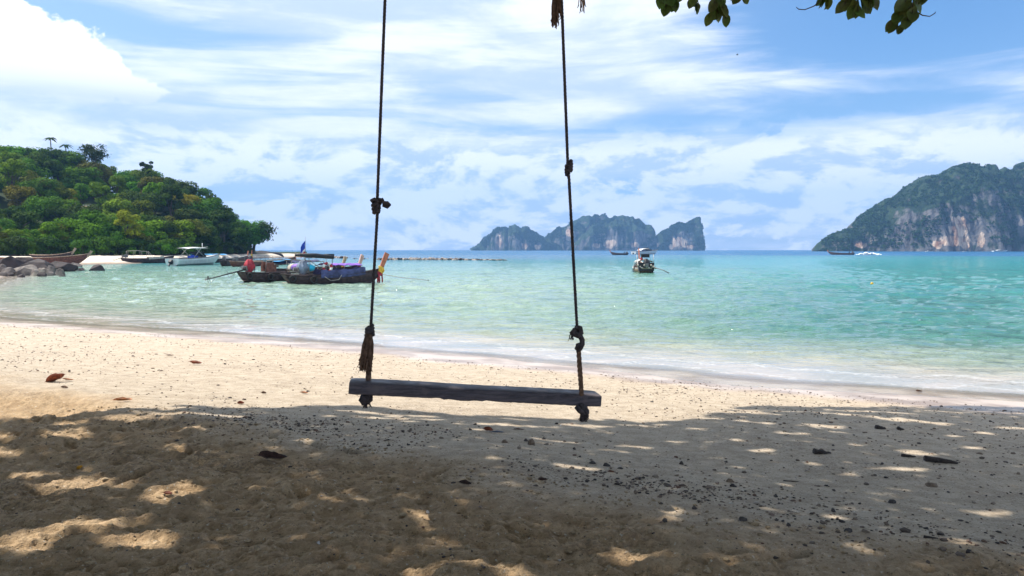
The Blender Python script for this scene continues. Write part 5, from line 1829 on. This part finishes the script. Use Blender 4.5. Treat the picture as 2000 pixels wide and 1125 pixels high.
m_ = MB(); m_.tube([BQ[0] - TO] + [bough(q / 8) - TO for q in range(9)], [.035] + [.026 - .0022 * q for q in range(9)], 7); m_.build('limb', MT['bark'], troot)
rb_ = np.random.default_rng(12)
bl_ = []
while len(bl_) < 420:
    q = bough(rb_.random()) + Vector((rb_.normal() * .28, rb_.normal() * .25, rb_.normal() * .22 + .10))
    if q.z - HC > q.y * .336 + .13: bl_.append(q - TO)
nn = rb_.normal(size=(420, 3)) * .6 + np.array([0, 0, 1.0]); nn /= np.linalg.norm(nn, axis=1)[:, None]
t = np.cross(nn, rb_.normal(size=nn.shape)); t /= np.linalg.norm(t, axis=1)[:, None]
b = np.cross(nn, t); P = np.array([tuple(q) for q in bl_])
V = np.stack([P - t * .065, P + b * .032 - nn * .008, P + t * .065, P - b * .032 - nn * .008], 1).reshape(-1, 3)
lv = obj('bough_leaves', np_mesh('bough_leaves', V, np.arange(len(V)).reshape(-1, 4), MT['overhead_leaf'], False), troot, kind='stuff')
lv.color = (0.07, 0.11, 0.03, 1)


def spray(u, v, y, tips, seed):
    """a twig let down from the crown with leaves towards the given pixels"""
    rr_ = random.Random(seed)
    e = at_y(u, v, y)
    t_ = min(1, max(0, (e.x - .85) / 1.75))
    top2 = bough(t_)
    m2 = MB(); m2.tube([top2 - TO, top2.lerp(e, .5) + Vector((.06, -.05, .05)) - TO, e - TO], [.010, .007, .004], 6)
    tw = m2.build('twig', MT['bark'], troot)
    for (uu, vv, sc_) in tips:
        p = at_y(uu, vv, y + rr_.uniform(-.08, .08))
        d = p - e
        m2 = MB(); m2.tube([e - TO, e.lerp(p, .5) + Vector((0, 0, .012)) - TO, p - TO], [.003, .0026, .002], 4); m2.build('leaf_stalk', MT['bark'], tw)
        for q in range(rr_.choice((2, 2, 3))):
            lf = obj('leaf', LM[rr_.randrange(3)], tw)
            dn = rr_.uniform(.4, 1.3)
            an = math.atan2(d.y, d.x) + rr_.uniform(-1.0, 1.0) if d.length > .03 else rr_.uniform(0, 6.28)
            dirv = Vector((math.cos(an) * math.cos(dn), math.sin(an) * .5 * math.cos(dn), -math.sin(dn))).normalized()
            # face roughly towards the sea and the viewer, as hanging leaves do
            nrm = Vector((rr_.uniform(-.5, .5), -1 + rr_.uniform(-.2, .5), rr_.uniform(.1, .9)))
            side = nrm.cross(dirv).normalized(); nrm = dirv.cross(side).normalized()
            M = Matrix((dirv, side, nrm)).transposed().to_4x4()
            o0 = p - dirv * .055 * sc_
            lf.matrix_local = Matrix.Translation(o0 - TO) @ M @ Matrix.Scale(sc_, 4)
            lf.color = (0.095 * rr_.uniform(.8, 1.3), 0.140 * rr_.uniform(.85, 1.25), 0.045, 1)


spray(1300, -40, 4.5, [(1290, 0, .8), (1302, 12, .9), (1316, 4, .8), (1305, -12, 1)], 1)
spray(1350, -50, 4.4, [(1332, -10, .6), (1352, 2, .6), (1360, 12, .65), (1366, 16, .6), (1356, -8, .8)], 2)
spray(1405, -30, 4.5, [(1395, 6, .8), (1408, 2, .9), (1386, 34, .75), (1402, 24, .8), (1418, 36, .75), (1412, 16, .8), (1398, -10, .8)], 3)
spray(1450, -50, 4.6, [(1442, -6, .7), (1454, -4, .6), (1436, -14, .7)], 4)
spray(1612, -40, 4.5, [(1606, 0, .75), (1618, 3, .75), (1612, -16, .8)], 5)
spray(1672, -40, 4.5, [(1650, 8, .95), (1668, 16, .95), (1690, 8, .9), (1708, 0, .9), (1676, 22, .8), (1660, 0, 1), (1694, -10, 1)], 6)
spray(1785, -45, 4.5, [(1770, 18, .95), (1756, 28, .8), (1782, 26, .9), (1745, 46, .8), (1772, 40, .8), (1790, 8, .95), (1768, 4, 1), (1760, 54, .55)], 7)
spray(1812, -40, 4.5, [(1806, -6, .7), (1800, -12, .8)], 8)
for (pts, nm) in (([(1610, -4), (1590, 12), (1572, 19), (1560, 18), (1555, 14)], 0), ([(1788, 22), (1802, 30), (1816, 32), (1826, 26), (1827, 23)], 1)):
    m_ = MB(); m_.tube([at_y(u, v, 4.5) - TO for u, v in pts], [.004, .0035, .003, .003, .002], 5); m_.build('tendril', MT['bark'], troot)

# ------------------------------------------------------------------ things lying on the sand
def on_sand(u, v, dz=0.0):
    p = on_ground(u, v)
    p.z = ground(p.x, p.y) + dz
    return p


def dry_leaf(u, v, wpx, mat_, label, seed, curl=.5, rz=0.0, tilt=.2, fat=.30, group=None, roll=0.0):
    p = on_sand(u, v)
    L = wpx / F * p.y * 1.05
    rr_ = random.Random(seed)
    rows = []
    for j in range(11):
        s = j / 10
        wd = L * fat * (math.sin(math.pi * s ** .8) ** .75 if 0 < s < 1 else .03)
        c_ = Vector((s * L - L / 2, L * .05 * math.sin(s * 4 + seed), L * .10 + curl * L * .30 * (s - .5) ** 2 * 2 + .012 * L * rr_.uniform(-1, 1)))
        up_ = wd * (.55 + .5 * curl)
        rows.append([c_ + Vector((rr_.uniform(-.01, .01) * L, k * wd, up_ * k * k + L * .012 * math.sin(s * 14 + k * 2))) for k in (-1, -.6, -.25, 0, .25, .6, 1)])
    mb_ = MB().sheet(rows)
    mb_.tube([rows[0][3], rows[0][3] + Vector((-L * .14, 0, -L * .02))], L * .012, 4)
    mb_.tube([r__[3] + Vector((0, 0, -.003)) for r__ in rows], [L * .012 * (1 - .8 * j / 10) for j in range(11)], 4)
    o = mb_.build('dry_leaf', mat_, None, True, p)
    o.rotation_euler = (roll, tilt, rz)
    tag(o, label, 'leaf', group)
    return o


ML = {'red': pmat('leaf_red', (0.26, 0.065, 0.030), .6, .5, 30), 'brown': pmat('leaf_brown', (0.13, 0.062, 0.038), .65, .5, 30), 'dark': pmat('leaf_dark', (0.060, 0.034, 0.030), .6, .5, 30),
      'yellow': pmat('leaf_yellow', (0.62, 0.33, 0.03), .6, .4, 30), 'orange': pmat('leaf_orange', (0.40, 0.15, 0.05), .6, .5, 30)}
dry_leaf(112, 747, 34, ML['red'], 'curled red brown leaf standing on the sunlit sand at far left', 1, 1.0, .5, -.35, .34)
dry_leaf(133, 745, 22, ML['orange'], 'small orange scrap of leaf touching the curled red brown one', 2, .5, 0, .1, .14)
dry_leaf(382, 712, 24, ML['red'], 'reddish leaf lying alone on the sunlit sand near the water', 3, .7, -.1, .1, .22)
dry_leaf(240, 789, 34, ML['orange'], 'flat orange leaf just above the edge of the shade at left', 4, .3, .05, .0, .20)
dry_leaf(470, 790, 13, ML['red'], 'round rust coloured leaf at the shade edge left of the swing', 5, .9, .3, .1, .38)
dry_leaf(515, 768, 10, ML['brown'], 'small brown leaf on the bright sand left of the seat', 6, .8, .2, .1, .35)
dry_leaf(594, 768, 16, ML['orange'], 'thin orange leaf nearest the left end of the seat', 7, .5, -.1, .05, .2)
dry_leaf(531, 902, 58, ML['dark'], 'large dark brown curled leaf in the shaded sand below the left rope', 8, .5, -.08, .06, .26, roll=-.35)
dry_leaf(157, 912, 12, ML['yellow'], 'yellow leaf lying in the shade at left', 9, .7, .6, -.5, .45)
dry_leaf(328, 972, 20, ML['red'], 'small red brown leaf in the round sun fleck', 10, .7, -.3, .05, .25)
dry_leaf(953, 844, 20, ML['red'], 'red leaf below the seat in the shade', 11, .7, -.4, .1, .32)
dry_leaf(972, 848, 26, MT['grey_tarp'], 'pale grey strip of leaf lying against the red one below the seat', 12, .3, -.15, .0, .14)
dry_leaf(1014, 842, 22, ML['brown'], 'thin brown leaf right of the red one below the seat', 13, .3, 0, 0, .12)
dry_leaf(126, 764, 14, ML['brown'], 'tiny brown leaf below the curled red brown one', 14, .6, .2, .1, .3)
dry_leaf(332, 696, 16, ML['brown'], 'narrow brown leaf farthest up the bright sand at left', 15, .3, -.1, 0, .15)
dry_leaf(1060, 946, 20, ML['dark'], 'dark leaf curled like a cup under the middle of the shade', 16, .8, .2, .1, .25)
dry_leaf(1795, 766, 14, ML['brown'], 'small brown leaf in the swash at right', 17, .5, .1, .1, .25)
dry_leaf(908, 955, 26, ML['dark'], 'dark curled leaf in the trampled sand below the seat middle', 18, .6, -.3, .1, .25)
# driftwood
DW = pmat('driftwood', (0.060, 0.050, 0.046), .85, .5, 30, .6, 60)


def drift(u, v, wpx, hpx, label, seed, rz=0.0, taper=True):
    p = on_sand(u, v, 0)
    L = wpx / F * p.y; h_ = hpx / F * p.y
    rr_ = random.Random(seed)
    pts, rad = [], []
    for j in range(9):
        s = j / 8
        pts.append(Vector((s * L - L / 2, rr_.uniform(-.04, .04) * L, h_ * (.40 - (.25 * s if taper else 0)) + rr_.uniform(-.05, .05) * h_)))
        rad.append(h_ * .5 * ((1.15 - .85 * s) if taper else 1) * rr_.uniform(.8, 1.15))
    m2 = MB(); m2.tube(pts, rad, 8)
    o = m2.build('driftwood', DW, None, True, p); o.rotation_euler = (0, 0, rz)
    tag(o, label, 'driftwood')
drift(1606, 888, 34, 11, 'short dark piece of driftwood left of the two others on the right', 1)
drift(1774, 895, 28, 8, 'low piece of driftwood in the middle of the right sand', 2)
drift(1838, 905, 58, 14, 'longest driftwood piece, pointed and dark, at right', 3, -.25)
drift(1720, 836, 20, 10, 'lump of driftwood near the wet sand at right', 4)
drift(1760, 838, 12, 7, 'small stick end beside the lump near the wet sand', 5)
drift(1818, 1060, 26, 6, 'thin stick at lower right in the brown sand', 6, -.2)
drift(1545, 939, 30, 3, 'thin twig on the grey sand right of centre', 7, -.1)
ST = {'dark': pmat('stone_dark', (0.075, 0.066, 0.062), .85, .5, 30, .5, 60), 'tan': pmat('stone_tan', (0.21, 0.155, 0.11), .85, .4, 30, .5, 60), 'pale': pmat('stone_pale', (0.55, 0.52, 0.48), .7, .2, 30)}


def stone(u, v, wpx, hpx, mk, label, seed, name='stone', cat='stone'):
    p = on_sand(u, v)
    w_, h_ = wpx / F * p.y * .88, hpx / F * p.y * .88
    me = rock_mesh(seed + 200, (w_ * .52, w_ * .42, h_ * .62), 3, .3)
    me.materials.clear(); me.materials.append(ST[mk])
    o = obj(name, me, None, (p.x, p.y, p.z + h_ * .28)); tag(o, label, cat)
stone(1037, 870, 21, 17, 'tan', 'upright tan stone, largest on the pebble line below the right rope', 1)
stone(1027, 863, 10, 7, 'dark', 'dark stone touching the left of the upright tan stone', 2)
stone(985, 866, 15, 9, 'tan', 'brown stone left of the upright tan stone', 3)
stone(1062, 858, 9, 6, 'dark', 'small dark stone right of the upright tan stone', 4)
stone(1157, 905, 16, 8, 'dark', 'dark stone on the pebble line in the centre', 5)
stone(1122, 880, 7, 7, 'dark', 'dark pebble alone on the grey sand right of the tan stone', 6)
stone(1331, 905, 10, 9, 'dark', 'dark stone at the right part of the pebble line', 7)
stone(1820, 950, 28, 9, 'tan', 'flat tan stone on the grey sand at right', 8)
stone(1742, 980, 18, 10, 'dark', 'black stone below the flat tan stone', 9)
stone(1655, 1043, 20, 8, 'dark', 'low dark stone in the brown sand at lower right', 10)
stone(1450, 1023, 22, 9, 'dark', 'dark crumbling lump in the brown sand right of centre', 11)
stone(1298, 1029, 13, 9, 'dark', 'dark stone beside a sun fleck right of centre', 12)
stone(1425, 940, 18, 9, 'tan', 'reddish lump at the right end of the pebble line', 13)
stone(1432, 950, 16, 8, 'dark', 'dark lump below the reddish one on the pebble line', 14)
stone(1185, 910, 20, 8, 'dark', 'flat dark stone next to the central dark stone', 15)
stone(336, 960, 9, 5, 'pale', 'white shell in the round sun fleck', 16, 'shell', 'shell')
stone(622, 1071, 10, 7, 'pale', 'white shell in the brown sand lower left of centre', 17, 'shell', 'shell')
stone(464, 991, 12, 6, 'dark', 'dark stone in the shade right of the round sun fleck', 18)
stone(350, 992, 10, 5, 'dark', 'dark stone just below the round sun fleck', 19)
stone(835, 1002, 10, 6, 'pale', 'pale pebble on the small sunlit mound', 20)
m_ = MB(); p = on_sand(1060, 943); m_.tube([p + Vector((-.03, 0, .006)), p + Vector((0, .004, .010)), p + Vector((.03, 0, .012))], [.004, .006, .003], 6)
tag(m_.build('shell', ST['pale']), 'slim white shell above the dark cup shaped leaf', 'shell')

# pebbles and shell grit along the crest and down the face
rg = np.random.default_rng(99)


def scatter(n_, fx, size, seed):
    r2 = np.random.default_rng(seed)
    x, y = fx(n_, r2)
    vis = (y > 2.2) & (np.abs(x) < y * .78 + .6)
    x, y = x[vis], y[vis]
    return x, y, size(len(x), r2)


def crest(n_, r2):
    x = r2.uniform(-7, 7, n_)
    t = 9.55 + .34 * r2.normal(size=n_) * (1 + .5 * vn(x * 1.1, x * 0, 0, 801)) + .22 * fbm(x * .9, x * 0, 0, 2, 805)
    y = np.interp(x, _lx, _ly) - t / .88
    g = (vn(x * 2.3, y * 2.3, 0, 803) > -.45 + .3 * r2.random(n_)) & (x > -3.4 + .8 * r2.random(n_))
    return x[g], y[g]


def face(n_, r2):
    x = r2.uniform(-15, 11, n_)
    t = r2.uniform(2.0, 9.6, n_)
    y = np.interp(x, _lx, _ly) - t / .88
    g = (fbm(x * .55, y * 1.1, 0, 3, 811) + (.16 if True else 0)) > r2.uniform(-.35, .45, n_)
    return x[g], y[g]


def right_band(n_, r2):
    x = r2.uniform(1.5, 8.5, n_)
    t = 3.6 + 1.6 * r2.normal(size=n_)
    y = np.interp(x, _lx, _ly) - t / .88
    g = t > 1.6
    return x[g], y[g]


def loose_(n_, r2):
    x = r2.uniform(-4, 4, n_); y = r2.uniform(2.4, 6.8, n_)
    g = inland(x, y) > 9.8
    return x[g], y[g]


def pebbles(name, parts, mat_, label=None):
    Vs, Fs, base, tn = [], [], 0, []
    V0, F0 = ico(0)
    V0 = np.array(V0); F0 = np.array(F0)
    for (x, y, s) in parts:
        k_ = len(x)
        r2 = np.random.default_rng(k_)
        z = gz0(x, y) + sand_relief(x.copy(), y.copy())[0]
        shp = r2.uniform(.65, 1.35, (k_, 12, 1)) * V0[None]
        sc_ = s[:, None] * r2.uniform(.6, 1.3, (k_, 3)); sc_[:, 2] *= .55
        an = r2.uniform(0, 6.28, k_)
        P = shp * sc_[:, None, :]
        px = P[..., 0] * np.cos(an)[:, None] - P[..., 1] * np.sin(an)[:, None]
        py = P[..., 0] * np.sin(an)[:, None] + P[..., 1] * np.cos(an)[:, None]
        P = np.stack([px + x[:, None], py + y[:, None], P[..., 2] + (z + s * .2)[:, None]], 2)
        Vs.append(P.reshape(-1, 3))
        Fs.append((F0[None] + (np.arange(k_) * 12)[:, None, None] + base).reshape(-1, 3))
        base += k_ * 12
        tn.append(np.repeat(r2.random(k_), 12))
    o = obj(name, np_mesh(name, np.concatenate(Vs), np.concatenate(Fs), mat_, False, {'tone': np.concatenate(tn)}), kind='stuff')
    return o


def pebble_material():
    m = bpy.data.materials.new('pebble')
    m.use_nodes = True
    n = NT(m.node_tree)
    t = n.attr('tone')
    c_ = n.ramp(t, [(0, (.045, .038, .036)), (.35, (.10, .08, .068)), (.6, (.17, .13, .10)), (.8, (.26, .21, .16)), (.92, (.12, .055, .035)), (1, (.55, .50, .43))])
    b = n.new('ShaderNodeBsdfPrincipled'); n.put(b.inputs['Base Color'], c_); b.inputs['Roughness'].default_value = .8; b.inputs['Specular IOR Level'].default_value = .25
    o = n.new('ShaderNodeOutputMaterial'); n.t.links.new(b.outputs[0], o.inputs[0])
    return m


MT['clod'] = pmat('clod', (0.36, 0.27, 0.165), .95, .35, 40)
lgn = lambda m_, s_: (lambda k_, r2: np.clip(m_ * np.exp(r2.normal(size=k_) * s_), m_ * .4, m_ * 3.2))
pebbles('pebbles', [scatter(6500, crest, lgn(.0066, .5), 1), scatter(12000, face, lgn(.0075, .45), 2), scatter(2200, right_band, lgn(.0072, .45), 3), scatter(2600, loose_, lgn(.004, .5), 4)], pebble_material())
pebbles('sand_clods', [scatter(9000, loose_, lgn(.0065, .5), 5)], MT['clod'])

# a bird far up over the bay
m_ = MB(); m_.ball((0, 0, 0), .10, 1, .05, 1, (2.2, .8, .8))
for sd in (-1, 1):
    m_.sheet([[(-.08, sd * .05, .02), (.10, sd * .05, .02)], [(-.12, sd * .30, .12), (.06, sd * .30, .12)], [(-.10, sd * .55, .08), (-.05, sd * .55, .08)]])
tag(m_.build('bird', MT['black'], None, True, at_y(1440, 107, 150)), 'small dark bird high in the sky right of the right rope', 'bird')
